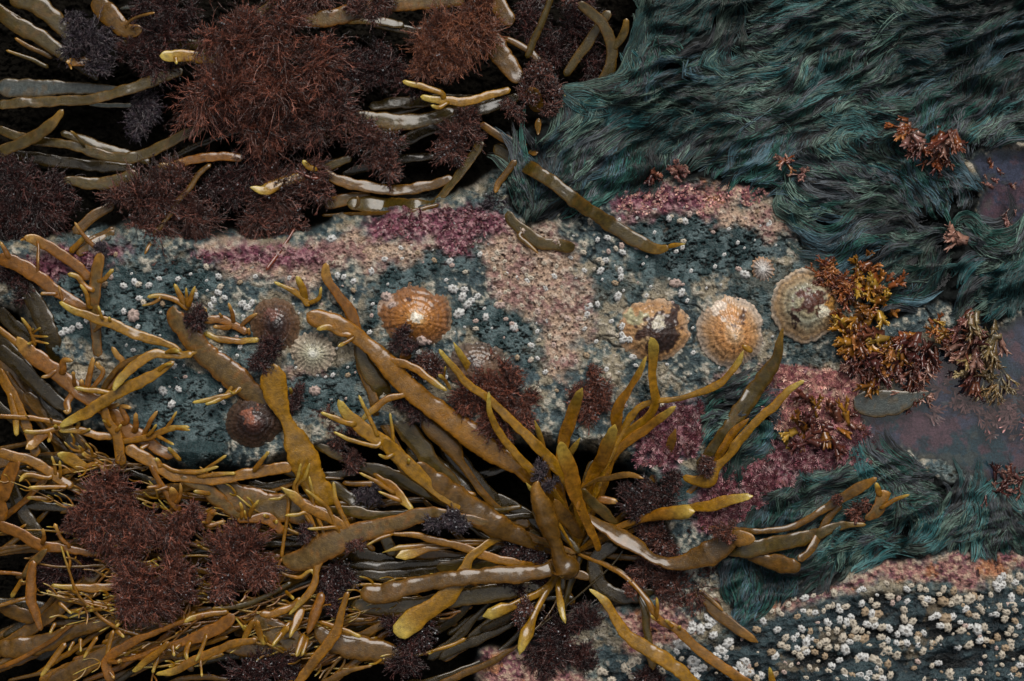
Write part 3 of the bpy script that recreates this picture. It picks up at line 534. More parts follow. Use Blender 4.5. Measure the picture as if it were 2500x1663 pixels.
# lower right barnacle rock: those read off the photograph, then their neighbours
L3, G3 = "pale barnacle on the dark ridged rock at the lower right", "barnacles on the dark ridged rock"
barns('C4', "460,1000,60 520,985,44 385,1005,44 660,970,60 850,1040,50 915,1018,40 950,1050,60 1045,990,60 1160,1025,50 1140,1080,64 450,1090,50 490,1100,50 530,1100,50 590,1090,40 410,1125,60 620,1060,50 650,1045,50 690,1060,50 740,1060,56 700,1085,50 235,1090,44 280,1090,50 300,1110,46 350,1045,50 875,1095,60 920,1110,60 960,1110,64 930,1150,60 890,1180,60 940,1190,60 700,1150,54 750,1165,60 790,1170,64 780,1130,50 810,1220,60 620,1170,60 620,1215,44 620,1245,40 680,1225,54 720,1275,70 990,1200,60 1035,1205,60 1140,1145,60 1150,1225,90 1200,1160,60 1180,1200,54 1095,1250,50 440,1210,60 500,1230,50 330,1270,60 275,1215,60 385,1280,50 410,1255,40 470,1305,70 500,1270,54 540,1290,44 600,1300,70 560,1320,56 620,1340,64 410,1345,50 390,1370,40 430,1395,60 470,1370,60 460,1345,50 530,1370,50 300,1320,60 340,1340,60 680,1340,50 740,1350,80 770,1300,50 820,1275,60 870,1280,70 780,1260,40 895,1330,60 985,1270,60 1030,1290,50 990,1320,56 1030,1360,80 1090,1385,80 1090,1310,50 1160,1310,54 1120,1310,44 1270,1365,60 1230,1285,60 1235,1320,50 1240,1250,50 1275,1240,50 1300,1010,60 1260,1000,54 1330,1020,54 1280,1040,50 1410,1025,80 1500,1015,90 1460,1040,60 1410,940,50 1480,950,56 1380,975,40 1590,1005,90 1655,1060,60 1660,1000,50 1680,1090,50 1560,1075,60 1540,1050,40 1580,1105,50 1630,1125,60 1430,1140,80 1360,1120,60 1330,1135,50 1470,1130,60 1390,1190,60 1440,1200,70 1530,1225,60 1540,1260,44 1540,1290,60 1500,1325,70 1580,1320,70 1640,1215,84 1690,1200,60 1590,1195,50 1560,1190,40 1720,1075,60 1740,1105,60 1790,1060,60 1770,1110,50 1850,1050,44 1840,1095,60 1875,1000,60 1880,1045,60 1900,1080,54 1830,1140,60 1870,1215,56 1930,1190,60 1900,1160,50 1780,1270,60 1700,1290,50 1660,1290,60 1660,1270,40 1830,1340,64 1870,1330,60 1870,1300,50 1810,1390,60 1740,1300,40 1380,1290,64 1400,1310,60 1350,1310,50 1430,1300,50 1330,1310,44 840,1400,60 880,1410,60 820,1420,50 950,1430,90 1030,1450,60 945,1470,60 980,1500,50 700,1425,50 600,1400,50 650,1470,60 625,1500,50 545,1495,40 495,1475,44 730,1500,60 740,1540,50 785,1530,60 840,1520,70 900,1510,60 880,1550,60 950,1540,60 990,1550,60 1045,1530,54 365,1460,44 330,1450,40 320,1505,44 80,1510,70 50,1440,60 20,1460,50 165,1530,50 260,1515,60 135,1550,60 235,1370,60 260,1400,60 135,1215,60 175,1155,60 1450,1520,74 1375,1445,50 1650,1500,60 1520,1550,50 1550,1555,40 1935,945,64 1900,895,60 1860,870,60 1930,850,60 1790,870,56 1820,850,50 1800,920,60 1770,910,60 1820,905,50 1780,940,50 1620,990,56 1020,900,44 860,940,50 830,950,40 1160,940,50 1250,930,50 1290,945,44 1190,915,40 1930,1460,60 1890,1490,50 1950,1420,60 1920,1530,50 1870,1540,50", 'c', L3, G3, 0.92)
barns('C3', "1430,1215,70 1375,1185,60 1470,1130,50 1510,1160,60 1485,1190,50 1515,1255,60 1620,1305,70 1300,1310,90 1340,1320,60 1265,1365,50 1365,1220,60 1540,1140,50 1260,1310,40 1570,1360,80 1600,1400,60 1540,1395,60 1380,1435,80 1390,1490,56 1370,1410,50 1700,1470,60 1735,1430,70 1720,1470,56 1760,1510,70 1845,1530,60 1660,1500,50 1620,1520,50 1700,1530,60 1440,1480,60 1400,1540,60 1640,1340,40", 'w', "white barnacle on blue black rock between the two lowest kelp fronds", "barnacles between the lowest kelp fronds")
barns('C3', "960,1450,80 1000,1430,70 1000,1480,60 910,1480,60 940,1500,60 1140,1340,70 1160,1500,60 770,1505,50 740,1500,50 960,1540,50 820,1560,50 990,1550,40", 'c', "pale barnacle below the long yellow kelp blade near the bottom edge", "barnacles below the yellow blade")
def scatter_barn():
    place_barnacles()
    r = np.random.default_rng(77); n = 9000; u = r.uniform(1450, 2640, n); v = r.uniform(1400, 1760, n); d = sdf(u, v, Z['barn'][0])
    dens = fbm(u, v, 55, 3, 88); ok = (d < -6) & (dens > .50); u, v = u[ok], v[ok]; V = []; F = []; Cc = []; nb = 0; placed = list(BN)
    rest = [(q[2], q[3], q[1], q[4]) for q in BQ[292:]]
    for a, b, rad_, zz_ in rest + [(a, b, 0, 0) for a, b in zip(u, v)]:
        pa = np.array(placed); 
        if not rad_ and np.min((pa[:, 0] - a) ** 2 + (pa[:, 1] - b) ** 2) < 170: continue
        placed.append((a, b)); me = random.choice(BM[random.choice('cctwcp')]); k = len(me.vertices); co = np.zeros(k * 3, np.float32); me.vertices.foreach_get("co", co); co = co.reshape(-1, 3)
        cc = np.zeros(k * 4, np.float32); me.attributes["col"].data.foreach_get("color", cc); fi = np.zeros(len(me.polygons) * 4, np.int32); me.loops.foreach_get("vertex_index", fi)
        th = r.uniform(0, 6.28); s = (rad_ or r.uniform(3.5, 7.5)) * S; R = np.array([[math.cos(th), -math.sin(th), 0], [math.sin(th), math.cos(th), 0], [0, 0, 1]])
        V.append(co @ R.T * s + P(a, b, (zz_ if rad_ else H(a, b)[0]) + 1)); F.append(fi.reshape(-1, 4) + nb); Cc.append(cc.reshape(-1, 4)[:, :3]); nb += k
        if len(V) > 330: break
    tag(build("barnacle_crust", np.concatenate(V), np.concatenate(F), M_barn, cols=np.concatenate(Cc), origin=P(2200, 1550, 0)), "tiny barnacles crowding between the larger ones, mostly on the dark lower right rock", "barnacles", kind="stuff")
scatter_barn()

def scatter_small():
    r = np.random.default_rng(5); V = []; F = []; Cc = []; nb = 0; pl = list(BN)
    poly = [(380, 640), (700, 620), (1000, 590), (1250, 570), (1450, 520), (1850, 490), (1930, 620), (1900, 880), (1700, 930), (1480, 980), (1100, 960), (850, 1000), (600, 960), (350, 980), (160, 800), (150, 680)]
    for i in range(900):
        a, b = r.uniform(150, 1940), r.uniform(490, 1000)
        if sdf(np.array([a]), np.array([b]), poly)[0] > 0 or limp_z(a, b) is not None: continue
        pa = np.array(pl)
        if np.min((pa[:, 0] - a) ** 2 + (pa[:, 1] - b) ** 2) < 300: continue
        pl.append((a, b)); me = random.choice(BM[random.choice('wwwp')]); k = len(me.vertices); co = np.zeros(k * 3, np.float32); me.vertices.foreach_get("co", co)
        cc = np.zeros(k * 4, np.float32); me.attributes["col"].data.foreach_get("color", cc); fi = np.zeros(len(me.polygons) * 4, np.int32); me.loops.foreach_get("vertex_index", fi)
        s = (3 + 4.5 * r.random() ** 2) * S; V.append(co.reshape(-1, 3) * s + P(a, b, H(a, b)[0])); F.append(fi.reshape(-1, 4) + nb); Cc.append(cc.reshape(-1, 4)[:, :3]); nb += k
        if len(V) > 200: break
    tag(build("barnacle_crust", np.concatenate(V), np.concatenate(F), M_barn, cols=np.concatenate(Cc), origin=P(1100, 750, 0)), "tiny white barnacles dotted all over the middle rock", "barnacles", kind="stuff")
scatter_small()

# ------------------------------------------------------------------ fine branching filament tufts
def tubes3(X, Wd, col):
    n, k, _ = X.shape; T = np.gradient(X, axis=1); T /= np.linalg.norm(T, axis=2, keepdims=True) + 1e-12
    ref = np.array([.31, .2, .93]); a = np.cross(T, ref); a /= np.linalg.norm(a, axis=2, keepdims=True) + 1e-9; b = np.cross(T, a); w = Wd[..., None] * S / 2
    V = np.stack([X + w * (a * math.cos(q) + b * math.sin(q)) for q in (0, 2.094, 4.189)], 2)
    base = (np.arange(n)[:, None] * k + np.arange(k - 1)[None]) * 3; f = []
    for j in range(3): f.append(np.stack([base + j, base + (j + 1) % 3, base + 3 + (j + 1) % 3, base + 3 + j], -1))
    return V.reshape(-1, 3), np.concatenate([x.reshape(-1, 4) for x in f]), np.repeat(col, k * 3, 0)
TUFC = {'r': [(.085, .029, .018), (.042, .015, .011), (.19, .066, .042)], 'p': [(.058, .023, .016), (.030, .012, .010), (.14, .054, .040)], 'b': [(.030, .022, .030), (.018, .012, .016), (.07, .05, .055)],
        'o': [(.13, .048, .028), (.08, .028, .017), (.21, .080, .042)], 'd': [(.026, .010, .009), (.014, .006, .006), (.07, .026, .022)]}
def tuft(label, tile, lobes, ckey, zc=0, dens=1.0, drops=0.0, flat=.55, seed=None, group=None):
    r = np.random.default_rng(seed if seed is not None else zlib.crc32((tile + str(lobes[0])).encode()) % 99991); XS = {4: [], 3: []}; WS = {4: [], 3: []}; CS = {4: [], 3: []}; tips = []
    cols = np.array(TUFC[ckey])
    ex = []
    for lb in lobes:
        e = lb[3] if len(lb) > 3 else 0; ex.append((lb[0], lb[1], lb[2] * .74, e))
        for q in range(3): a_ = r.uniform(0, 6.28); ex.append((lb[0] + .52 * lb[2] * math.cos(a_), lb[1] + .52 * lb[2] * math.sin(a_), lb[2] * r.uniform(.4, .62), e - r.uniform(0, 12)))
    dens *= .56
    for lb in ex:
        lx, ly, lr = lb[:3]; cu, cv = uv(tile, lx, ly); R = lr / (1 if tile == 'S' else 2.8); n = int(3.6 * R * dens) + 20
        zb = zc + (lb[3] if len(lb) > 3 else 0)
        az = r.uniform(0, 6.283, n); el = np.arcsin(r.uniform(-.15, .95, n)); L = R * r.uniform(.55, 1.08, n) * (.82 + .36 * fbm(np.cos(az) * 2 + lx, np.sin(az) * 2 + ly, 1, 2, 5))
        # clumped directions: neighbours lean the same way
        kz = r.uniform(0, 6.283, 14); ke = r.uniform(0, 1.2, 14); kk = r.integers(0, 14, n); mixk = .45
        az = np.where(r.random(n) < .7, kz[kk] + r.normal(0, .32, n), az); el = np.where(r.random(n) < .5, ke[kk] + r.normal(0, .22, n), el)
        d = np.stack([np.cos(az) * np.cos(el), np.sin(az) * np.cos(el), np.sin(el) * flat], -1)
        dz = r.uniform(0, 6.283); d[:, 0] += .38 * math.cos(dz); d[:, 1] += .38 * math.sin(dz)
        t = np.linspace(0.04, 1, 5); wig = r.normal(0, .15, (n, 5, 3)).cumsum(1)
        st = np.stack([r.normal(0, .12 * R, n), r.normal(0, .12 * R, n), np.zeros(n)], -1)
        X = st[:, None] + d[:, None] * (L[:, None] * t)[..., None] + wig * L[:, None, None] * .5
        X[..., 2] -= (t ** 2)[None] * L[:, None] * .18
        cc = cols[r.integers(0, 3, n)] * r.uniform(.5, 1.7, (n, 1)); w0 = r.uniform(1.4, 2.6, n)
        X4 = X.copy(); XS[4].append((X4, cu, cv, zb)); WS[4].append(w0[:, None] * np.array([1.2, 1.1, 1, .8, .35])); CS[4].append(cc)
        for b in range(7):
            s = r.uniform(.3, 1.0, n); i0 = np.clip((s * 4).astype(int), 0, 3); fr = s * 4 - i0; idx = np.arange(n); p0 = X[idx, i0] * (1 - fr)[:, None] + X[idx, i0 + 1] * fr[:, None]
            q = r.normal(0, .55, (n, 3)); dd = d + q; dd /= np.linalg.norm(dd, axis=1, keepdims=True); bl = (R * r.uniform(.08, .26, n))[:, None, None]
            tt = np.array([0, .5, 1])[None, :, None]; bend = r.normal(0, .18, (n, 1, 3)) * np.array([0, .4, 1])[None, :, None]
            Y = p0[:, None] + (dd[:, None] * tt + bend) * bl; XS[3].append((Y, cu, cv, zb)); WS[3].append((w0 * .8)[:, None] * np.array([1, .8, .35])); CS[3].append(cc * 1.25)
            # a fork near the end of each side branch
            p1 = Y[:, 1]; dd2 = dd + r.normal(0, .6, (n, 3)); Y2 = p1[:, None] + (dd2[:, None] * tt) * bl * .45; XS[3].append((Y2, cu, cv, zb)); WS[3].append((w0 * .65)[:, None] * np.array([1, .8, .4])); CS[3].append(cc * 1.4)
            if drops and b < 2:
                m_ = r.random(n) < drops * .12; tips.append(np.concatenate([Y[m_, 2], np.tile([[cu, cv, zb]], (m_.sum(), 1))], 1))
    Vs, Fs, Cs = [], [], []; nb = 0
    for k in XS:
        for (X, cu, cv, zb), W, c in zip(XS[k], WS[k], CS[k]):
            Xm = P(cu + X[..., 0], cv - X[..., 1], zb + X[..., 2]); V, F, c_ = tubes3(Xm, W, c); Vs.append(V); Fs.append(F + nb); Cs.append(c_); nb += len(V)
    l0 = lobes[0]; cu, cv = uv(tile, l0[0], l0[1]); V = np.concatenate(Vs)
    o = build("algae_tuft", V, np.concatenate(Fs), M_fil, cols=np.concatenate(Cs), origin=P(cu, cv, zc)); tag(o, label, "seaweed tuft", group)
    if tips and sum(map(len, tips)):
        tp = np.concatenate(tips); tp = tp[:100]; D = []; DF = []
        a = np.linspace(0, 6.283, 8, endpoint=False); el_ = np.array([-1.5, -.8, 0, .8, 1.5])
        s = np.stack([np.cos(el_)[:, None] * np.cos(a), np.cos(el_)[:, None] * np.sin(a), np.sin(el_)[:, None] + 0 * a], -1).reshape(-1, 3); i = np.arange(40).reshape(5, 8); j = np.roll(i, -1, 1)
        f = np.stack([i[:-1], j[:-1], j[1:], i[1:]], -1).reshape(-1, 4)
        for q in tp: D.append(s * r.uniform(1.2, 2.8) * S + P(q[3] + q[0], q[4] - q[1], q[5] + q[2])); DF.append(f + 40 * len(DF))
        if D: tag(build("dew_drops", np.concatenate(D), np.concatenate(DF), M_drop, parent=o, origin=P(cu, cv, zc)), kind="stuff")
    return o
# ------------------------------------------------------------------ ruffled red and golden seaweeds (forking flat blades)
LC = {'g': [(.32, .14, .012), (.26, .095, .010), (.42, .24, .03)], 'r': [(.11, .030, .018), (.075, .020, .016), (.17, .055, .028)], 'o': [(.26, .075, .018), (.20, .050, .014), (.34, .13, .035)], 'm': [(.22, .10, .08), (.15, .055, .045), (.29, .15, .11)], 'y': [(.22, .15, .06), (.17, .10, .04), (.28, .21, .10)]}
def leafweed(label, tile, spots, size, n, ck, ang=None, zb=6, seed=1, w0=9, group=None):
    r = np.random.default_rng(seed); Vs = []; Fs = []; Cs = []; nb = 0
    cols = np.concatenate([np.array(LC[c_]) for c_ in ck]); k_ = 1 if tile == 'S' else 2.8
    def seg(p, a, L, w, el, depth, col):
        nonlocal nb
        K = 5; t = np.linspace(0, 1, K); a2 = a + r.normal(0, .25); tip = depth == 0
        aa = a + (a2 - a) * t; st = L / (K - 1); X = np.zeros((K, 3)); X[0] = p
        for i in range(1, K): X[i] = X[i - 1] + np.array([math.cos(aa[i]) * st, -math.sin(aa[i]) * st, math.sin(el) * st + r.normal(0, .5)])
        ww = np.interp(t, [0, .5, 1], [w, w * .95, w * (1.5 if not tip else .25)])
        rl = r.normal(0, .5); M = P(X[:, 0], X[:, 1], X[:, 2]); T = np.gradient(M, axis=0); T /= np.linalg.norm(T, axis=1, keepdims=True)
        sd_ = np.cross(T, [0, 0, 1.0]); sd_ /= np.linalg.norm(sd_, axis=1, keepdims=True); nn = np.cross(sd_, T); q = rl + .8 * (t - .5) * r.normal(0, 1)
        s1 = sd_ * np.cos(q)[:, None] + nn * np.sin(q)[:, None]; n1 = np.cross(s1, T); h = (ww * S / 2)[:, None]; th = .9 * S
        cup = .22; ring = [M - s1 * h + n1 * h * cup, M + n1 * th, M + s1 * h + n1 * h * cup, M - n1 * th]
        V = np.stack(ring, 1).reshape(-1, 3); b = np.arange(K - 1)[:, None] * 4; f = np.concatenate([np.stack([b[:, 0] + j, b[:, 0] + (j + 1) % 4, b[:, 0] + 4 + (j + 1) % 4, b[:, 0] + 4 + j], -1) for j in range(4)])
        f = np.concatenate([f, [[3, 2, 1, 0]], [[(K - 1) * 4 + j for j in range(4)]]])
        Vs.append(V); Fs.append(f + nb); nb += len(V); g = np.repeat((.75 + .5 * t)[:, None], 4, 1).ravel()[:, None]; Cs.append(np.array(col)[None] * g)
        if depth > 0:
            for s_ in (-1, 1) if r.random() < .8 else (-1, 0, 1): seg(X[-1] - (X[-1] - X[-2]) * .35, aa[-1] + s_ * r.uniform(.3, .6), L * r.uniform(.5, .8), w * .68, el + r.normal(.1, .25), depth - 1, col * r.uniform(.85, 1.2))
    for i in range(n):
        sp = spots[i % len(spots)]; cu, cv = uv(tile, sp[0], sp[1]); sr = sp[2] / k_
        p = np.array([cu + r.normal(0, sr * .45), cv + r.normal(0, sr * .45), 0]); p[2] = max(float(H(p[0], p[1])[0]), WZ - 4) + zb + r.uniform(0, 8)
        a = r.uniform(0, 6.28) if ang is None else math.radians(ang) + r.normal(0, .7)
        seg(p, a, size * r.uniform(.6, 1.1), w0 * 1.35 * r.uniform(.7, 1.2), r.uniform(-.1, .6), 2 if r.random() < .75 else 1, cols[r.integers(0, len(cols))] * r.uniform(.6, 1.2))
    cu, cv = uv(tile, spots[0][0], spots[0][1])
    return tag(build("ruffled_seaweed", np.concatenate(Vs), np.concatenate(Fs), M_leaf, cols=np.concatenate(Cs), origin=P(cu, cv, 0)), label, "seaweed", group)
leafweed("rusty orange frilly seaweed tuft touching the grey green limpet's right rim", 'B4', [(620, 320, 70), (700, 400, 80), (760, 470, 60)], 17, 110, 'oor', seed=2, w0=6, zb=10)
leafweed("golden frilly seaweed at the edge of the green algae, with a pale yellow top lobe", 'B4', [(860, 320, 60), (980, 420, 80), (940, 540, 90), (830, 620, 70), (760, 700, 50)], 28, 46, 'ggo', seed=3, w0=13, zb=9)
leafweed("golden brown seaweed clump with broad yellow lobes below the frilly one", 'B4', [(1080, 780, 90), (1100, 880, 80), (980, 970, 70), (1180, 740, 80), (820, 790, 70)], 34, 40, 'gror', seed=4, w0=17, zb=10, ang=240)
leafweed("dark red seaweed with forked blades at the water's edge", 'B4', [(800, 880, 90), (1280, 900, 90), (1180, 1010, 80), (960, 900, 80), (1340, 820, 70), (1200, 1110, 50)], 28, 70, 'rrm', seed=5, w0=9, zb=5, ang=265)
leafweed("small yellow orange sprig on the green algae above the pool", 'B4', [(1340, 700, 60), (1400, 750, 30)], 18, 16, 'og', seed=6, w0=6, zb=18)
leafweed("olive and red forked seaweed spreading over the pool water", 'B4', [(1640, 720, 90), (1600, 620, 60), (1700, 860, 100), (1760, 760, 60), (1640, 960, 80), (1560, 800, 60)], 36, 54, 'mry', seed=7, w0=12, zb=4, ang=255)
leafweed("pale yellow seaweed fronds trailing under the pool surface", 'B4', [(1760, 1080, 80), (1820, 1020, 60)], 34, 16, 'y', seed=8, w0=6, zb=-6, ang=265)
leafweed("pinkish brown seaweed with finger like lobes on the upper green algae", 'A4', [(1200, 920, 80), (1270, 980, 60), (1150, 850, 40)], 24, 22, 'mo', seed=9, w0=10, zb=22, ang=240)
leafweed("fan of tan and red blades at the top of the pool's upper arm", 'A4', [(1420, 950, 70), (1380, 1000, 50), (1460, 900, 40)], 34, 24, 'mor', seed=10, w0=11, zb=22, ang=260)
leafweed("tiny orange seaweed sprig in the green algae, upper of two", 'A4', [(330, 1090, 40)], 14, 10, 'om', seed=11, w0=5, zb=20)
leafweed("tiny pink seaweed sprig in the green algae, lower of two", 'A4', [(430, 1190, 40)], 14, 9, 'm', seed=12, w0=5, zb=20)
leafweed("pink brown three pointed blade lying on the green algae near the right edge", 'B4', [(1570, 120, 6)], 44, 3, 'mm', seed=13, w0=15, zb=24, ang=155)
leafweed("dark red scraps floating in the pool's upper arm", 'A4', [(1720, 1240, 50), (1880, 1280, 70), (1920, 1450, 80), (1850, 1540, 60), (1760, 1110, 40)], 13, 16, 'rm', seed=14, w0=6, zb=2)
leafweed("brown and golden curled blades lying in the pink turf beside the pool", 'B4', [(560, 1360, 120), (460, 1450, 80), (700, 1350, 80)], 34, 20, 'rrg', seed=15, w0=14, zb=8)
leafweed("dull red seaweed sprigs at the bottom right corner of the green band", 'C4', [(1800, 250, 90), (1900, 180, 80)], 22, 26, 'rm', seed=16, w0=6, zb=2)
leafweed("small brown scrap on the green algae above the pink crust", 'A3', [(1110, 1195, 20)], 16, 5, 'r', seed=17, w0=10, zb=20, ang=0)
leafweed("pale flesh coloured bit caught in the green algae folds", 'A3', [(1280, 1180, 40)], 12, 14, 'm', seed=18, w0=10, zb=16)
# ------------------------------------------------------------------ kelp fronds
# body colour, margin colour, tip colour
FC = {'olive': ((.060, .040, .006), (.13, .062, .008), (.28, .15, .02)), 'amber': ((.20, .087, .004), (.30, .115, .005), (.48, .34, .06)),
      'rust': ((.175, .068, .006), (.26, .09, .006), (.46, .26, .06)), 'yell': ((.24, .118, .005), (.33, .15, .006), (.52, .40, .08)),
      'tan': ((.115, .068, .018), (.25, .09, .008), (.30, .14, .02)), 'brown': ((.095, .046, .005), (.18, .075, .007), (.34, .16, .025)),  # tan: sky sheen greyed into the body colour
      'dark': ((.028, .018, .003), (.05, .028, .005), (.10, .07, .02)), 'red': ((.16, .03, .012), (.2, .05, .02), (.3, .08, .03)), 'blue': ((.05, .06, .055), (.12, .07, .02), (.2, .12, .03))}  # blue: sky reflection painted into the body colour
def pts_(tile, s):
    out = []; w = 30
    for q in s.split():
        a = [float(x) for x in q.split(',')]; w = a[2] if len(a) > 2 else w; u, v = uv(tile, a[0], a[1]); out.append((u, v, w / 2.8))
    return np.array(out)
def resample(p, n):
    """Catmull-Rom through the rows of p, n points evenly along"""
    q = np.vstack([2 * p[0] - p[1], p, 2 * p[-1] - p[-2]]); out = []
    for i in range(1, len(q) - 2):
        t = np.linspace(0, 1, 14, endpoint=False)[:, None]; a, b, c, d = q[i - 1], q[i], q[i + 1], q[i + 2]
        out.append(.5 * ((2 * b) + (-a + c) * t + (2 * a - 5 * b + 4 * c - d) * t ** 2 + (-a + 3 * b - 3 * c + d) * t ** 3))
    out = np.vstack(out + [p[-1:]]); L = np.concatenate([[0], np.cumsum(np.linalg.norm(np.diff(out[:, :2], axis=0), axis=1))]); s = np.linspace(0, L[-1], n)
    return np.stack([np.interp(s, L, out[:, j]) for j in range(out.shape[1])], 1), L[-1]
EXT = False
def extend(pz, tipend):
    """carry the hidden lower end of a frond down to the holdfast"""
    hd = lambda e: math.hypot(e[0] - 1405, e[1] - 1350)
    if tipend not in (1, -1): tipend = 1 if hd(pz[0]) < hd(pz[-1]) else -1
    q = pz if tipend == 1 else pz[::-1]; b = q[0]; d = hd(b); t0 = q[0, :2] - q[1, :2]; th = np.array([1405, 1350]) - b[:2]
    if d < 60 or d > 480 or np.dot(t0, th) < .35 * np.hypot(*t0) * d: return pz
    t = q[0, :2] - q[1, :2]; t = t / (np.hypot(*t) + 1e-6); m = b[:2] + t * d * .35; m = m * .6 + (b[:2] * .4 + np.array([1405, 1350]) * .6) * .4
    add = np.array([[1405, 1350, b[2] * .55, b[3] - 70], [m[0], m[1], b[2] * .85, b[3] - 28]]); q = np.vstack([add, q]); return q if tipend == 1 else q[::-1]
def sweep(p, z, ck, r, tipend=1, roll0=0., rollv=.25, flatk=None, cut=False, knob=False, twist=0.):
    """p rows u,v,w ; z rows heights; returns V,F,C"""
    pz = np.column_stack([p, z]); Ltot = np.linalg.norm(np.diff(p[:, :2], axis=0), axis=1).sum(); n = int(np.clip(Ltot / 4.5, 12, 130)); m = 18
    if EXT: pz = extend(pz, tipend)
    q, L = resample(pz, n); t = np.linspace(0, 1, n); ph = r.uniform(0, 50); wmax = p[:, 2].max()
    w = np.maximum(q[:, 2], 2.0) * (1 + .16 * (fbm(t * L, ph + 0 * t, 26, 3, 3) - .5) * 2)
    jit = np.minimum(w, 18) * .16; q[:, 0] += jit * (fbm(t * L, ph + 9 + 0 * t, 34, 2, 5) - .5) * 2; q[:, 1] += jit * (fbm(t * L, ph + 19 + 0 * t, 34, 2, 7) - .5) * 2
    q[:, 3] += (fbm(t * L, ph + 29 + 0 * t, 80, 2, 9) - .5) * 7
    zm = H(q[:, 0], q[:, 1]) + np.where(matmask(q[:, 0], q[:, 1]) < 12, 36, 3) + w * .17; zm = np.convolve(np.pad(zm, 12, mode='edge'), np.ones(25) / 25, 'valid'); q[:, 3] = np.maximum(q[:, 3], zm) if GROUND else q[:, 3]
    th = np.clip(.95 - w / 28, .17, .70) if flatk is None else np.full(n, flatk)
    X = P(q[:, 0], q[:, 1], q[:, 3]); T = np.gradient(X, axis=0); T /= np.linalg.norm(T, axis=1, keepdims=True)
    s1 = np.cross(T, [0, 0, 1.0]); s1 /= np.linalg.norm(s1, axis=1, keepdims=True) + 1e-9; n1 = np.cross(s1, T)
    ro = roll0 + rollv * (fbm(t * L, ph + 39 + 0 * t, 90, 2, 11) - .5) * 4 + twist * (t - .5)
    c, s = np.cos(ro)[:, None], np.sin(ro)[:, None]; A = s1 * c + n1 * s; B = n1 * c - s1 * s
    # end caps: rounded ends
    k = np.ones(n); e = np.clip(t * L / (w * .55 + 1e-6), 0, 1); k *= np.sqrt(np.clip(1 - (1 - e) ** 2, .02, 1))
    e = np.clip((1 - t) * L / (w * (.12 if cut else .45) + 1e-6), 0, 1); k *= np.sqrt(np.clip(1 - (1 - e) ** 2, .03 if not cut else .3, 1))
    if knob: k = k * (1 + .5 * np.exp(-((1 - t) * L / (w * .8)) ** 2))
    a = np.linspace(0, 2 * np.pi, m, endpoint=False); ca = np.sign(np.cos(a)) * np.abs(np.cos(a)) ** .93; sa = np.sign(np.sin(a)) * np.abs(np.sin(a)) ** 1.0
    W = (w * k * S / 2)[:, None]; wav = 1 + .06 * (fbm(t[:, None] * L + 0 * a, ph + a[None] * 7, 16, 2, 13) - .5) * 2
    edge = 1 + .10 * (fbm(t[:, None] * L + 0 * a, ph + 60 * np.sign(ca)[None], 13, 3, 15) - .5) * 2 * np.abs(ca)[None] ** 3
    crease = -.05 * np.exp(-(ca / .35) ** 2)[None] * (wmax > 26)
    V = X[:, None] + A[:, None] * (W * ca[None] * edge)[..., None] + B[:, None] * (W * (th[:, None] * sa[None] * wav + crease * np.sign(sa)[None]))[..., None]
    body, mar, tip = [np.array(x) for x in FC[ck]]
    em = np.clip(np.abs(ca)[None] ** 5 * (.6 + .8 * fbm(t[:, None] * L + 0 * a, ph + a * 3, 20, 3, 17)), 0, 1)[..., None]
    Cc = body * (1 - em) + mar * em
    blot = fbm(t[:, None] * L + 0 * a, ph + ca[None] * wmax * .5 + 0 * t[:, None], 24, 4, 19)[..., None]; Cc = Cc * (.62 + .76 * blot); Cc = Cc * (1 - .5 * (blot > .68)) + .5 * (blot > .68) * mar * .8
    tt = 0 * t
    if tipend in (1, 2): tt = np.maximum(tt, ss(min(L * .55, 90), 4, (1 - t) * L))
    if tipend in (-1, 2): tt = np.maximum(tt, ss(min(L * .55, 90), 4, t * L))
    tt = (tt ** 2)[:, None, None] * .7; Cc = Cc * (1 - tt) + tip * tt
    V = V.reshape(-1, 3); i = np.arange(n * m).reshape(n, m); j = np.roll(i, -1, 1); F = np.stack([i[:-1], j[:-1], j[1:], i[1:]], -1).reshape(-1, 4)
    V = np.vstack([V, X[0] - T[0] * w[0] * .04 * S, X[-1] + T[-1] * w[-1] * .04 * S]); Cc = np.vstack([Cc.reshape(-1, 3), Cc[0, :1], Cc[-1, :1]])
    tri = np.concatenate([np.stack([j[0], i[0], np.full(m, n * m)], 1), np.stack([i[-1], j[-1], np.full(m, n * m + 1)], 1)])
    return V, [F, tri], Cc, q
NF = 0; GROUND = True
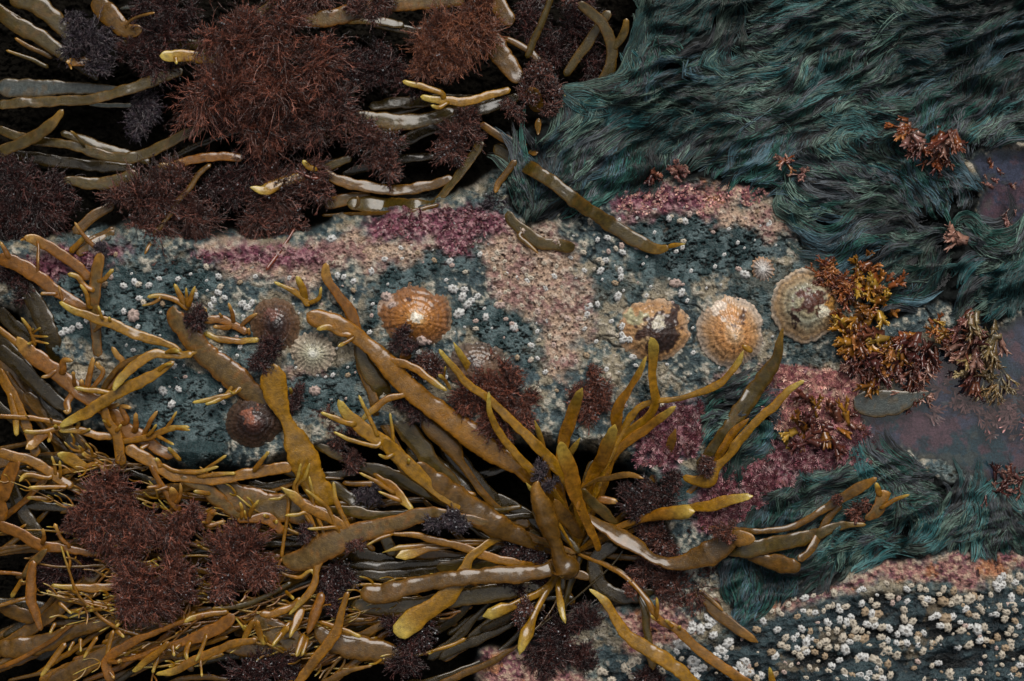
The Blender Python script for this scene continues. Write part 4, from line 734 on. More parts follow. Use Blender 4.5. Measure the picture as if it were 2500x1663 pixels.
def Fr(ck, tile, z0, z1, s, label, br=(), name="kelp_frond", tip=0, group=None, bck=None, **kw):
    """a frond; tip 1 = pale tip at the last point, -1 at the first, 2 both. br: side branches 'x,y,w x,y,w' """
    global NF; NF += 1; r = np.random.default_rng(900 + NF); p = pts_(tile, s); z = np.linspace(z0, z1, len(p))
    if tip == 1 and not kw.get('cut'): p[-1, 2] *= .75
    if tip == -1 and p[0, 2] < 24: p[0, 2] *= .75
    kw.setdefault('roll0', r.uniform(-.12, .12))
    globals()['EXT'] = tile in ('B2', 'B3', 'C2', 'C3'); V, F, Cc, q = sweep(p, z, ck, r, tip, **kw); globals()['EXT'] = False; base = P(p[0, 0], p[0, 1], z0) if tip != -1 else P(p[-1, 0], p[-1, 1], z1)
    if not br:
        o = build(name, V, F, M_frond, cols=Cc, origin=base)
    else:
        o = empty(name, Vector(base)); build("strap", V, F, M_frond, cols=Cc, parent=o)
        for b in br:
            pb = pts_(tile, b); pb[:, 2] *= .82; d0 = np.min(np.hypot(q[:, 0] - pb[0, 0], q[:, 1] - pb[0, 1])); d1 = np.min(np.hypot(q[:, 0] - pb[-1, 0], q[:, 1] - pb[-1, 1]))
            if d0 > d1: pb = pb[::-1]
            i = int(np.argmin(np.hypot(q[:, 0] - pb[0, 0], q[:, 1] - pb[0, 1]))); zb = q[i, 3]; ex = q[i, :2] - pb[0, :2]
            if np.hypot(*ex) > 3: pb = np.vstack([[q[i, 0], q[i, 1], pb[0, 2]], pb])
            zz = zb + np.linspace(0, 1, len(pb)) * r.uniform(6, 26)
            pb[-1, 2] *= .72; V, F, Cc, _ = sweep(pb, zz, bck or ck, r, 1, knob=r.random() < .35 and pb[:, 2].max() < 14); build("branchlet", V, F, M_frond, cols=Cc, parent=o)
    tag(o, label, "kelp", group); return o

# -- top left crevice
Fr('olive', 'A1', -60, -70, "60,-20,130 250,30,130 420,180,120 560,330,90", "broad grey olive strap in the far top left corner, running under a bluish tuft", flatk=.2)
Fr('olive', 'A1', -45, -60, "-20,60,90 100,160,110 250,240,110 420,360,100 520,430,60", "second broad olive strap below the one in the top left corner", flatk=.2)
Fr('brown', 'A1', -55, -70, "100,260,30 200,320,36 360,390,36", "short thin brown strap between the second broad strap and the thin knobbed one", tip=-1)
Fr('olive', 'A1', -50, -70, "40,345,26 200,400,30 330,460,30", "thin olive strap with a small knob at its left end, upper left", tip=-1)
Fr('blue', 'A1', -95, -100, "-20,600,140 200,600,130 450,600,100 700,610,70 860,610,30", "wide slate blue strap lying deep at the left edge, with reflected sky painted in", flatk=.14, roll0=.0, rollv=.05)
Fr('olive', 'A1', -50, -45, "-20,720,70 200,700,76 420,690,76 620,680,76 850,620,80 1050,550,80 1250,480,70", "long olive strap with an orange worn patch just below the slate blue strap")
Fr('olive', 'A1', -40, -60, "430,750,50 330,870,80 180,960,84 -20,1050,84", "curved olive strap with a brown stub end below the long worn one", tip=-1)
Fr('olive', 'A1', -85, -60, "-20,880,60 150,940,70 330,970,70 520,1000,74 700,1060,76 860,1080,78 1050,1030,78 1200,950,76 1380,880,70", "long sagging olive strap with one small upright branchlet, left side", ["570,990,28 520,930,28 480,895,24"])
Fr('rust', 'A1', -35, -40, "1080,1135,50 1200,1130,60 1350,1080,64 1500,1070,66 1660,1080,60", "orange edged strap emerging below the huge brown tuft", tip=-1)
Fr('brown', 'A1', -40, -15, "1440,1120,34 1360,1190,40 1290,1290,40 1220,1365,36 1160,1470,38 1060,1600,36 990,1740,24", "thin jointed strap hanging down from the orange edged strap", tip=1)
Fr('olive', 'A1', -55, -60, "430,1235,50 520,1240,76 600,1260,86 760,1240,90 940,1190,80", "thick olive strap with a ragged left end, between two dark tufts on the left")
Fr('brown', 'A1', -70, -50, "780,1400,60 640,1480,74 500,1590,70", "dim brown strap slanting down to the left under the dark tufts")
Fr('yell', 'A1', -10, -30, "1090,385,60 1160,385,86 1260,385,80 1400,390,80 1500,390,70", "blunt bright orange strap end poking out left of the huge brown tuft", ["1200,400,40 1210,440,30"], tip=-1)
Fr('rust', 'A1', -30, -55, "450,425,56 530,425,66 630,415,60", "short orange stub beside the bluish tuft, upper left", ["470,430,30 490,475,20"], tip=-1)
Fr('brown', 'A1', -55, -35, "640,-10,130 720,80,150 800,160,130 880,210,100 970,190,60", "broad amber brown strap coming in from the top edge at the left", ["880,150,25 960,110,26 1060,85,26"])
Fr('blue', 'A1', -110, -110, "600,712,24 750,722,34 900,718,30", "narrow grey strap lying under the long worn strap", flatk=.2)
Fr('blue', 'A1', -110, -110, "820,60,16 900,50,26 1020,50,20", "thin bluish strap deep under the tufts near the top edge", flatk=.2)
Fr('tan', 'A2', -20, -25, "400,150,70 500,135,110 600,120,120 800,60,120 1000,20,130 1250,10,120 1500,-20,110", "wide pale grey strap crossing the top edge between two brown tufts", flatk=.22, rollv=.08)
Fr('olive', 'A2', -50, -55, "740,790,80 900,815,110 1100,835,116 1300,800,100 1420,750,70", "shiny dark olive strap in the middle of the upper crevice", rollv=.1)
Fr('yell', 'A2', 10, 0, "1195,665,50 1350,690,62 1500,690,60 1650,655,60 1810,610,50", "bright amber forked strap with cut ends above the shiny dark olive one", ["1350,660,50 1330,630,50 1200,590,56 1070,555,52", "1380,700,34 1320,735,40 1265,720,26"], tip=-1)
Fr('brown', 'A2', -35, -20, "1540,60,90 1640,220,140 1760,400,150 1880,560,110", "thick amber brown strap slanting down behind the fuzzy orange brown tuft")
Fr('olive', 'A2', -75, -45, "690,1390,90 850,1400,120 1000,1410,124 1150,1410,110 1290,1390,60 1400,1270,60 1500,1140,64 1620,960,60", "dark olive strap that bends sharply upward above the magenta crust", roll0=.25, rollv=.05)
Fr('brown', 'A2', -60, -60, "480,1140,30 560,1190,60 650,1235,76 850,1280,84 1050,1300,84 1250,1270,76 1420,1210,50", "wavy brown strap above the sharply bent one", tip=-1)
Fr('yell', 'A2', -30, -40, "388,1098,38 430,1140,40 490,1165,40", "tiny upright amber stub between the dark tufts, left of the wavy brown strap", tip=-1)
Fr('red', 'A2', -35, -40, "330,1160,6 400,1195,14 450,1215,24 500,1220,26", "tiny bright orange red scrap lying on the dark tufts", name="seaweed_scrap")
Fr('olive', 'A2', -80, -80, "500,1180,50 600,1125,60 720,1080,50", "short grey shiny strap behind the tiny amber stub")
Fr('yell', 'A2', -25, -45, "28,1280,16 130,1300,80 250,1245,76 400,1200,66", "short olive strap with a pointed fish tail end below the huge brown tuft", tip=-1, flatk=.3)
Fr('tan', 'A2', -85, -85, "530,1400,80 650,1375,90 850,1330,60", "pale brown strap peeping from beneath the dark tufts by the bent strap")
Fr('brown', 'A2', -90, -85, "520,1475,20 800,1460,30 1100,1450,34 1320,1400,30", "thin strap edging the crevice just above the magenta crust")
Fr('brown', 'A2', -40, -15, "1600,840,50 1750,935,60 1880,1000,60 1990,1050,56", "dark strap ending in a pale oval cut above the long diagonal strap", tip=1, cut=True)
Fr('olive', 'A3', -60, 35, "20,1000,90 120,1070,96 250,1140,98 400,1235,98 560,1360,98 700,1460,96 900,1590,100 1000,1650,96 1080,1690,90 1160,1710,70 1215,1690,50", "long diagonal olive strap reaching from the crevice onto the pale rock", ["1200,1690,34 1260,1675,40 1325,1668,10"], tip=1, rollv=.08, bck='yell')
Fr('brown', 'A2', -40, 10, "1850,1100,46 1770,1200,48 1720,1260,46 1702,1315,40", "short brown finger pointing down beside the bluish tuft", tip=1)
Fr('olive', 'B3', -30, 25, "110,-90,60 150,-20,76 230,50,86 330,118,90 430,130,84 520,150,90 568,132,60", "olive strap with a pale spur hanging over the beige crust", ["190,75,40 250,130,40 320,195,20"], bck='tan')
Fr('brown', 'A3', 15, -30, "262,595,100 290,660,110 330,760,100", "thick amber brown stub with a flat orange top inside the small round tuft", tip=-1)
Fr('tan', 'A3', -10, -20, "325,810,24 320,860,46 318,925,16", "small leaf shaped cut piece hanging below the small round tuft", name="frond_end")
Fr('olive', 'A3', 15, -50, "590,20,60 700,100,76 780,200,76 820,320,84 815,430,90 780,530,90 730,600,86 620,670,80 480,705,60", "Y shaped olive strap at the edge of the green algae, top centre", ["820,340,70 900,240,70 920,125,66"], bck='olive')
Fr('olive', 'A3', -20, -50, "810,80,70 700,225,68 600,370,70 500,520,60", "straight olive strap slanting behind the Y shaped one")
Fr('olive', 'A3', -20, -50, "410,-20,44 345,150,48 290,260,50 240,400,50", "narrow olive strap running down from the top edge left of the Y shaped strap", tip=0)
Fr('brown', 'A3', -60, -60, "90,260,40 220,320,50 340,420,50", "short dark amber strap behind the small round tuft")
Fr('brown', 'A3', -70, -60, "0,-30,110 60,50,120 130,170,110", "dim brown strap near the top edge beside the fuzzy orange brown tuft")
Fr('yell', 'A3', -10, -30, "505,660,26 470,650,26 440,645,20", "tiny pale tipped branchlet on the right of the small round tuft", tip=-1)
Fr('red', 'B2', 20, -20, "140,312,26 210,210,28 270,120,22 335,20,14", "dark red stick like stipe pointing down at the pale rock", name="seaweed_stipe")
Fr('tan', 'A2', -35, -45, "760,1340,14 772,1385,24 745,1430,14", "small curled pale blue cut end on the sharply bent strap", name="frond_end")
# -- left group
Fr('rust', 'B1', 40, 10, "160,90,50 230,95,70 300,130,76 420,200,76 540,290,76 610,370,66", "rusty branch with a torn forked tip, uppermost on the left edge of the rock", ["170,85,40 140,105,20", "250,100,30 262,150,24 262,260,22"], tip=-1)
Fr('tan', 'B1', 45, 0, "690,190,70 660,330,84 640,480,84 640,600,84 655,740,70 670,900,60", "upright tan and amber stem topped by a small tuft, left part of the rock", ["700,380,40 740,340,38 775,300,36", "640,440,50 590,420,46 530,350,46 462,333,44", "610,560,36 590,470,38 545,405,34", "660,720,40 690,640,30 670,550,24", "640,730,30 690,690,24 745,630,34"], tip=-1, bck='amber')
Fr('rust', 'B1', 35, 10, "-20,220,100 100,255,104 220,325,98 350,425,90 470,505,80 570,565,70 640,600,60", "long rusty orange branch coming from the left edge, ending at the upright stem", ["260,300,30 256,220,24 260,145,22", "380,470,34 330,468,34 275,470,34", "60,220,50 40,180,44 0,110,30", "430,520,30 400,410,20"])
Fr('yell', 'B1', 60, 40, "405,525,36 500,580,50 650,635,62 760,670,76 900,735,76 1050,785,62 1150,815,50 1240,870,40", "smooth yellow amber branch crossing in front of the upright stem, pale left tip", ["700,640,30 670,550,26", "750,650,30 745,625,30"], tip=-1)
Fr('rust', 'B1', 30, 20, "510,-20,22 580,80,30 650,160,30", "thin orange stalk rising to the small tuft from the crevice edge", tip=-1)
Fr('amber', 'B1', 20, 5, "590,68,36 540,120,40 475,195,40", "short olive branchlet with a pale upper tip beside the thin orange stalk", tip=-1)
Fr('tan', 'B1', -10, -20, "780,40,50 640,130,60 520,195,50", "flat pale strap lying behind the small tuft at the crevice edge")
Fr('brown', 'B1', -20, -20, "780,20,30 600,110,40 470,165,30", "narrow amber strap lying above the flat pale one at the crevice edge")
Fr('amber', 'B1', 35, 15, "145,632,24 190,690,28 220,750,30 235,830,26", "little antler shaped branchlet near the left edge", ["215,740,26 280,700,20", "225,760,26 330,762,20", "230,790,26 335,810,22", "215,730,24 230,705,18", "225,800,30 190,815,34"], tip=-1)
Fr('dark', 'B1', -50, -80, "160,380,100 250,560,130 320,700,130 370,850,120 385,1020,110", "thick dark olive stem running down under the left branches")
Fr('dark', 'B1', -55, -80, "-20,560,90 60,650,100 150,740,100 230,850,90", "dark stem with a pale streak at the left edge beside the blackish tuft")
Fr('dark', 'B1', -25, -35, "-20,830,100 120,960,110 250,1080,110 360,1180,110 470,1260,80", "dark grey strap slanting below the big nubbly orange branch")
Fr('rust', 'B1', 25, 0, "115,760,40 150,810,90 230,890,110 340,970,110 450,1060,112 560,1150,112 680,1230,110 760,1290,110 850,1390,110 950,1440,100 1050,1510,90 1180,1590,80", "big nubbly orange branch covered in stubby side shoots, left foreground",
   ["380,990,46 330,1030,40 280,1040,36", "430,990,60 440,925,54 500,925,40", "600,1100,50 620,1000,50 640,900,38", "830,960,50 800,890,56 765,830,50", "560,1110,50 555,1050,44", "460,1210,60 465,1280,50 430,1270,30", "870,1330,50 830,1240,44 900,1250,36", "930,1370,50 930,1280,46", "700,1020,40 670,960,40 655,930,36", "990,1420,40 1010,1380,40 1035,1330,40 1075,1270,34", "1000,1500,40 960,1530,40", "510,1110,40 500,1000,36", "740,1250,50 820,1220,40"], tip=-1)
Fr('amber', 'B1', 15, 10, "-20,700,40 60,760,46 130,830,46", "short amber shoot at the left edge joining the nubbly branch")
Fr('yell', 'B1', 70, 50, "775,1135,22 800,1085,52 870,1000,66 950,930,68 1050,880,64 1150,885,60 1320,885,50", "curved yellow branch with a fine pale tip, upper of two beside the tan strap", ["1140,870,30 1190,855,40 1230,865,20"], tip=-1)
Fr('yell', 'B1', 55, 40, "1190,930,36 1070,1010,66 950,1070,82 830,1130,86 700,1210,86 580,1290,76 470,1340,60 410,1380,44", "long yellow branch, lower and thicker of two beside the tan strap", ["1080,1000,40 1120,960,36 1180,945,20"], tip=1)
Fr('brown', 'B1', 45, 20, "1070,870,36 900,920,36 800,980,36 740,1060,38 700,1130,44", "thin brown curved branch behind the curved yellow one")
Fr('yell', 'B1', 40, 30, "508,1112,34 620,1130,38 770,1150,36", "small pale tipped shoot pointing left below the yellow branches", tip=-1)
Fr('amber', 'B1', 35, 15, "710,1240,56 740,1350,66 790,1430,70 810,1520,70 830,1640,76", "amber branch dropping straight down from the yellow ones", ["800,1400,30 830,1360,24", "760,1380,30 700,1330,24"])
Fr('amber', 'B1', 35, 15, "-20,1302,34 120,1312,36 260,1322,36 360,1345,40 500,1365,40", "thin straight amber branch entering from the left edge", ["350,1340,30 350,1322,26", "200,1320,20 175,1300,16"])
Fr('amber', 'B1', 40, 20, "160,1412,36 260,1415,36 340,1405,38 460,1360,40", "pale tipped amber fork below the thin straight branch", ["330,1410,36 345,1440,38 330,1485,38", "390,1395,36 375,1365,34"], tip=-1)
Fr('rust', 'B1', 45, 20, "175,1530,30 215,1505,64 290,1440,60 400,1380,44", "spoon shaped rusty shoot at the left above the lower brown tufts", tip=-1)
Fr('amber', 'B1', 25, 10, "-15,980,60 50,1100,72 100,1200,76 160,1330,76 210,1450,76 250,1580,70", "amber stem leaning along the left edge with a parallel pale shoot", ["110,1440,50 100,1300,60 70,1160,50"])
Fr('amber', 'B1', 35, 15, "1295,1382,34 1180,1390,42 1060,1430,46 950,1460,46 820,1485,40", "hand like branch with four pale fingers over the dark teal rock", ["1130,1405,30 1170,1340,28 1208,1272,26", "1190,1390,30 1300,1402,26", "1060,1435,30 1130,1470,28 1190,1503,28", "1010,1440,32 1045,1400,28 1070,1360,30"], tip=-1)
Fr('yell', 'B1', 20, 10, "1145,1515,30 1180,1550,32 1240,1610,30", "little pale shoot tip below the hand like branch", tip=-1)
Fr('amber', 'B1', 30, 15, "405,1408,40 520,1402,50 640,1432,56 770,1442,50", "short stout amber branch left of the dropping one", ["520,1400,34 540,1360,32 525,1340,26", "560,1420,34 620,1390,26"], tip=-1)
Fr('amber', 'B1', 15, 5, "1005,492,34 1100,482,38 1200,512,40 1290,575,36", "uppermost hand of golden shoots on the rock, above the pale tan strap", ["1090,505,28 1040,535,28 972,552,22", "1270,560,50 1240,500,54 1190,402,40", "1280,540,34 1275,480,28 1272,425,22", "1285,550,44 1310,490,40 1335,415,30"], tip=-1)
Fr('tan', 'B1', 40, 0, "1185,550,20 1195,620,120 1300,760,156 1400,880,172 1500,960,186 1650,1080,180 1780,1200,130 1850,1290,76 1925,1345,40", "large pale tan strap with an amber edge and a pointed top, left of centre", ["1640,1120,40 1560,1165,46 1450,1185,46 1315,1212,34", "1540,1165,34 1480,1200,40 1400,1222,26", "1600,1150,24 1570,1130,22", "1330,870,40 1250,880,46 1170,870,36"], bck='yell', flatk=.24, roll0=-.12, rollv=.05)
Fr('rust', 'B1', 20, 5, "1395,555,50 1405,640,56 1500,640,60 1600,680,56 1690,740,50", "cluster of stubby golden shoots in front of the hollow brown limpet", ["1600,680,36 1590,610,38 1560,530,30", "1560,700,44 1520,700,46 1455,695,40", "1640,700,30 1700,640,40 1760,600,30", "1520,640,34 1500,600,26", "1700,740,30 1700,700,28"], tip=-1)
Fr('amber', 'B1', 5, 5, "1390,735,34 1500,780,46 1600,792,46 1770,782,34", "straight olive yellow shoot under the golden cluster beside the hollow limpet", tip=2)
Fr('yell', 'B2', 60, 0, "190,950,120 192,1050,178 200,1150,172 240,1250,116 285,1350,90 330,1450,170 380,1560,200 430,1680,205 480,1790,170 600,1900,150", "big folded amber kelp strap with an orange tip and a narrow waist, centre left", flatk=.22, roll0=.1, rollv=.1)
Fr('rust', 'B2', 40, 15, "548,255,60 550,340,68 595,430,60 650,500,66 700,570,80 735,650,90 760,740,80", "tall rusty branch with a flat square tip rising from the great central strap", tip=-1)
Fr('yell', 'B2', 25, 5, "192,388,24 300,440,36 390,500,50 430,550,40", "golden shoots left of the tall rusty branch, over the hollow limpet's right side", ["410,520,60 390,440,66 345,350,56", "430,540,40 500,500,36 515,420,26"], tip=-1)
Fr('amber', 'B2', 60, 0, "415,600,80 470,630,126 560,650,130 680,700,116 760,760,112 880,860,124 980,960,150 1080,1080,150 1200,1180,136 1330,1280,150 1450,1370,170 1600,1480,180 1740,1580,150 1900,1680,110", "great central olive amber strap running diagonally down to the holdfast, curled tip",
   ["720,740,50 650,735,60 570,695,56 485,712,40", "1080,1160,50 960,1195,58 860,1265,58 785,1340,46", "1010,940,80 1100,950,70 1200,1005,60 1300,1085,54 1375,1130,40", "720,780,30 660,815,34 630,830,26"], flatk=.26, roll0=.1, rollv=.08, bck='amber')
Fr('olive', 'B2', -20, -35, "770,790,90 820,960,104 900,1080,120 1000,1260,130 1100,1400,140 1200,1520,140 1300,1650,110", "grey olive strap running alongside and beneath the great central one", rollv=.08)
Fr('brown', 'B2', -5, -30, "768,935,44 820,1060,64 860,1160,64 900,1290,64 990,1440,56 1060,1560,50", "narrow brown strap left of the grey olive one")
Fr('brown', 'B2', 0, -20, "1210,1310,60 1260,1380,120 1340,1450,140 1430,1540,120 1480,1640,60", "spindle shaped brown strap with a pale rim below the great central one", flatk=.3)
Fr('yell', 'B2', 85, 40, "632,1195,54 700,1300,80 800,1390,96 920,1470,104 1020,1550,108 1100,1650,104 1220,1760,80 1360,1880,60", "forked amber frond with finger like tines, in front of the bundle of straps", ["740,1360,50 680,1350,48 600,1320,46 512,1278,34", "900,1440,40 880,1390,34 820,1270,34 772,1160,28", "900,1510,40 810,1495,38 720,1470,38 600,1412,30", "1020,1560,36 1010,1480,30 1000,1400,30 984,1280,24"], tip=-1)
Fr('yell', 'B2', 95, 15, "1322,850,36 1400,950,44 1500,1070,52 1650,1180,58 1800,1320,62 1960,1480,70 2080,1600,76 2180,1720,80", "long thin yellow branch arching over the central red brown tuft", tip=-1)
Fr('yell', 'B2', 60, 10, "1420,802,40 1500,935,52 1590,1110,58", "short yellow finger standing above the half hidden limpet", tip=-1)
Fr('yell', 'B2', 90, 15, "1662,1140,30 1668,1280,42 1720,1400,50 1850,1570,60 1960,1680,60 2040,1750,50", "slender yellow branch below the long thin arching one", tip=-1)
Fr('rust', 'B2', 45, 20, "1085,790,14 1095,850,70 1090,930,100", "small orange leaf standing under the orange limpet's tuft", flatk=.3, roll0=.4)
Fr('amber', 'B2', 45, 20, "1315,1022,30 1350,1050,28 1375,1080,26 1400,1130,22", "tiny hooked shoot beside the central tuft", ["1355,1050,24 1365,965,22"], tip=2)
Fr('yell', 'B2', 40, 10, "298,1108,30 325,1175,34", "tiny pale tube beside the big folded strap", tip=-1)
# -- central plant
Fr('yell', 'B3', 120, 0, "1085,765,40 1105,820,76 1110,880,76 1095,1000,60 1110,1130,66 1120,1220,80 1060,1320,74 950,1420,84 850,1540,80", "upright amber branch ending on the cream limpet, centre right", tip=-1, roll0=.3)
Fr('amber', 'B3', 95, 0, "1060,895,24 1010,1010,56 940,1110,46 870,1230,80 850,1330,84 860,1420,60 830,1560,56", "twisted amber branch just left of the upright one", tip=-1, twist=1.5)
Fr('yell', 'B3', 90, 10, "1722,855,10 1690,935,46 1600,1040,44 1500,1110,58 1400,1150,46 1280,1185,38 1150,1200,40 1050,1225,46 960,1295,48 900,1400,50 840,1520,50", "long thin amber branch arching right to the ribbed orange limpet", tip=-1)
Fr('yell', 'B3', 52, 50, "1712,818,16 1745,840,44 1785,865,30", "tiny yellow flake lying on the ribbed orange limpet", name="seaweed_scrap")
Fr('amber', 'B3', 75, 0, "1262,1238,40 1170,1310,60 1080,1370,62 950,1460,70 830,1580,60", "amber branch with a ragged square tip right of the upright one", tip=-1)
Fr('amber', 'B3', 110, 15, "622,1115,50 590,1180,66 570,1235,80 520,1370,90 490,1490,84", "thick jointed finger with a cut top in front of the right hand tuft", tip=-1)
Fr('amber', 'B3', 95, 0, "845,1365,66 800,1480,92 750,1600,96 690,1700,80", "thick blunt amber finger with a flat cut top, centre", tip=-1)
Fr('brown', 'B3', 60, 0, "1260,1392,56 1230,1480,62 1180,1600,56", "brown finger with a flat cut top in front of the dark pink turf", tip=-1)
Fr('amber', 'B3', 60, 0, "295,1335,30 330,1430,42 350,1540,42", "small pale tipped finger at the foot of the central tuft", tip=-1)
Fr('amber', 'B3', 60, 0, "605,1450,34 560,1530,46 510,1620,46", "small amber finger leaning left of the tall blade", tip=-1)
Fr('amber', 'C3', 150, 0, "470,-65,50 490,10,100 530,120,116 560,250,110 600,360,84 650,480,72 705,590,56 740,680,50", "tall flattened amber blade standing at the heart of the plant", ["590,380,50 590,250,54 588,150,34"], tip=-1, roll0=.35)
Fr('olive', 'B4', 70, -20, "312,700,14 290,790,50 270,900,72 200,1010,108 120,1130,120 30,1260,122 -60,1400,112 -150,1510,92 -260,1660,80", "long grey olive blade with a thin curved tip, pointing up at the grey green limpet", tip=-1, flatk=.26, rollv=.06)
Fr('yell', 'B4', 85, 20, "458,1062,30 350,1130,50 240,1240,60 130,1340,64 0,1490,70 -60,1580,50 -140,1650,70 -200,1740,96 -290,1745,70 -370,1720,40", "yellow blade right of the grey olive one, ending in an orange curl", tip=-1, flatk=.3)
Fr('amber', 'B3', 55, 10, "1760,1320,30 1650,1420,56 1560,1560,56 1500,1660,40", "pale amber blade tucked between the grey olive and yellow blades", flatk=.3)
Fr('brown', 'C3', 110, 40, "318,200,24 310,270,90 350,400,150 400,530,130 440,640,96 470,740,130 510,800,190 500,870,170", "stout wrinkled amber column with a pointed head and a bulging foot, the biggest upright piece", tip=-1, flatk=.75, roll0=.2)
Fr('yell', 'C3', 80, 60, "235,210,26 252,240,44 275,262,30", "tiny pale yellow knob beside the pointed head of the stout column", tip=-1)
Fr('brown', 'C3', 60, -10, "430,325,36 480,420,100 560,520,84 620,590,50", "brown strap behind the stout column, ragged orange top", tip=-1)
Fr('olive', 'C3', 30, -10, "610,250,50 700,350,76 800,440,64 860,500,40", "smooth olive strap leaning right behind the tall blade")
Fr('brown', 'C3', 0, 90, "640,430,46 760,510,90 880,580,130 1000,650,120 1100,725,74 1250,765,90 1400,730,146 1550,660,160 1640,600,116 1720,590,110 1805,600,60", "wide twisting amber brown strap sweeping right to a bright yellow crumpled tip", tip=1, flatk=.24, roll0=.25, twist=-.9)
Fr('yell', 'C3', 70, 20, "1785,300,56 1620,330,76 1500,365,80 1400,380,60 1280,400,50", "knobbly yellow finger pointing right over the magenta turf", tip=-1)
Fr('amber', 'C3', 80, 20, "1385,405,104 1300,412,104 1160,425,84 1050,450,60", "thick short amber finger with a flat cut end, just under the knobbly one", tip=-1, flatk=.65)
Fr('brown', 'C3', 60, 10, "1042,185,22 950,160,42 820,175,44 700,200,30", "thin brown finger pointing right in the dark heart of the plant", tip=-1)
Fr('rust', 'C3', 20, 10, "862,345,50 780,330,54 720,325,40", "short rusty stub at the left of the wiry dark tuft", tip=-1)
Fr('dark', 'C3', -40, -20, "860,620,100 720,720,100 700,800,110 720,870,116 780,950,120 900,990,104 1000,985,92 1080,960,50 1140,935,30", "dark brown strap curling below the centre to a small rusty tuft", tip=1)
Fr('yell', 'C3', 20, 40, "455,920,36 470,1040,50 485,1110,46 505,1175,30", "short amber finger with a torn white tip hanging below the stout column", tip=1)
Fr('yell', 'C3', 70, 60, "668,940,22 760,1010,54 840,1130,66 920,1250,82 1050,1340,100 1200,1430,104 1320,1530,92 1440,1640,80", "long bright yellow blade with an orange margin running off the bottom edge", tip=-1, flatk=.26, roll0=.15)
Fr('amber', 'C3', 45, 50, "1060,1010,40 1140,1140,52 1280,1225,60 1400,1340,66 1550,1450,72 1780,1610,70", "long jointed amber branch right of the bright yellow blade, with small buds", ["1130,1140,32 1135,1070,34 1128,995,26", "1150,1150,30 1110,1140,30 1088,1115,22", "1240,1200,32 1210,1170,32 1188,1145,24", "1290,1225,32 1285,1190,30"])
Fr('olive', 'C3', 15, 20, "1040,1050,50 1060,1200,56 1080,1350,60 1105,1490,74", "straight olive finger with a flat end behind the bright yellow blade", tip=1)
Fr('brown', 'C3', 10, 25, "1460,1010,60 1490,1060,72 1600,1150,76 1720,1240,72 1820,1305,50", "smooth brown finger pointing at the barnacle covered rock", ["1440,960,40 1530,1040,40 1582,1092,26"], tip=1)
Fr('yell', 'C3', 40, 20, "1898,1470,22 1915,1540,44 1940,1620,50", "small yellow shoot tip rising from the bottom edge among the barnacles", tip=-1)
Fr('dark', 'C3', -5, 5, "905,668,12 820,780,14 620,960,14 500,1060,14 280,1235,12", "thin straight grey stalk crossing under the stout column", name="kelp_stipe")
Fr('olive', 'C4', -10, 45, "-200,640,90 0,672,104 150,652,114 350,612,110 550,562,84 720,502,52 880,498,34", "long speckled olive strap reaching right over the green algae band", tip=1)
Fr('brown', 'C4', -10, 75, "-250,520,34 0,532,36 200,542,42 400,502,46 580,402,52 700,322,66 850,242,72 955,180,40", "slender brown branch above the speckled strap, ending in a smooth amber tip", tip=1)
Fr('brown', 'C4', 30, 15, "712,355,44 620,460,50 560,560,54 490,680,54 420,745,56", "short brown link crossing between the two long right hand branches")
Fr('brown', 'C4', -5, 20, "60,710,50 250,755,110 380,780,110 430,770,60", "broad glossy brown paddle beneath the speckled strap", flatk=.35)
Fr('tan', 'C4', 50, 55, "870,458,40 960,405,90 990,320,86 1005,262,96", "flat tan fork end at the far right of the slender branches", ["990,380,34 1090,322,36 1178,293,24", "975,290,56 960,250,50 945,212,44"], bck='amber', cut=True, tip=1)
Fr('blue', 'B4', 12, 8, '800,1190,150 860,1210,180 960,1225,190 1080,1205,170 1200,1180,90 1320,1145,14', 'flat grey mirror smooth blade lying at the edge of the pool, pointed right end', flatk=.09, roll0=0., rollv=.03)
# -- lower left bundle
Fr('amber', 'C1', 25, 5, "-20,0,70 100,32,70 220,62,70 330,130,70 420,200,70 500,235,50", "amber branch at the left edge just above the big brown tuft", ["380,170,30 375,100,28 352,30,24", "410,190,28 412,120,30 408,60,24", "330,180,40 180,162,42 130,205,30", "440,235,36 300,243,38 192,245,34"])
Fr('rust', 'C1', 20, -10, "120,50,80 60,170,104 20,280,100 0,330,70 20,400,74 10,480,50", "broad rusty stem bending down along the left edge")
Fr('rust', 'C1', 30, 0, "-20,500,76 100,540,80 200,600,78 300,645,80 450,662,62 600,692,46 700,705,28", "rusty barked branch running right to the big brown tuft, left edge", ["470,640,30 420,590,36 372,490,36", "300,590,40 293,525,36"])
Fr('tan', 'C1', 45, 20, "320,670,40 230,760,66 150,855,40", "short pale peeled strap hanging from the rusty barked branch")
Fr('rust', 'C1', 40, 35, "225,740,50 215,880,70 210,1000,70 240,1100,60 282,1222,40", "grey blade with an orange margin hanging down at the left", flatk=.3, roll0=.2)
Fr('amber', 'C1', 25, 10, "150,870,30 110,940,34 75,1000,40", "short olive shoot left of the hanging grey blade", tip=1)
Fr('yell', 'C1', 25, 5, "390,10,46 480,45,90 590,120,60", "stout yellow green stub above the big brown tuft", tip=-1)
Fr('dark', 'C1', -60, -60, "70,200,80 120,350,96 200,480,96 280,590,90", "dark smooth strap behind the rusty stem at the left")
Fr('amber', 'C1', -10, -20, "180,312,30 270,318,36 340,330,26", "short pale shoot left of the big brown tuft", tip=-1)
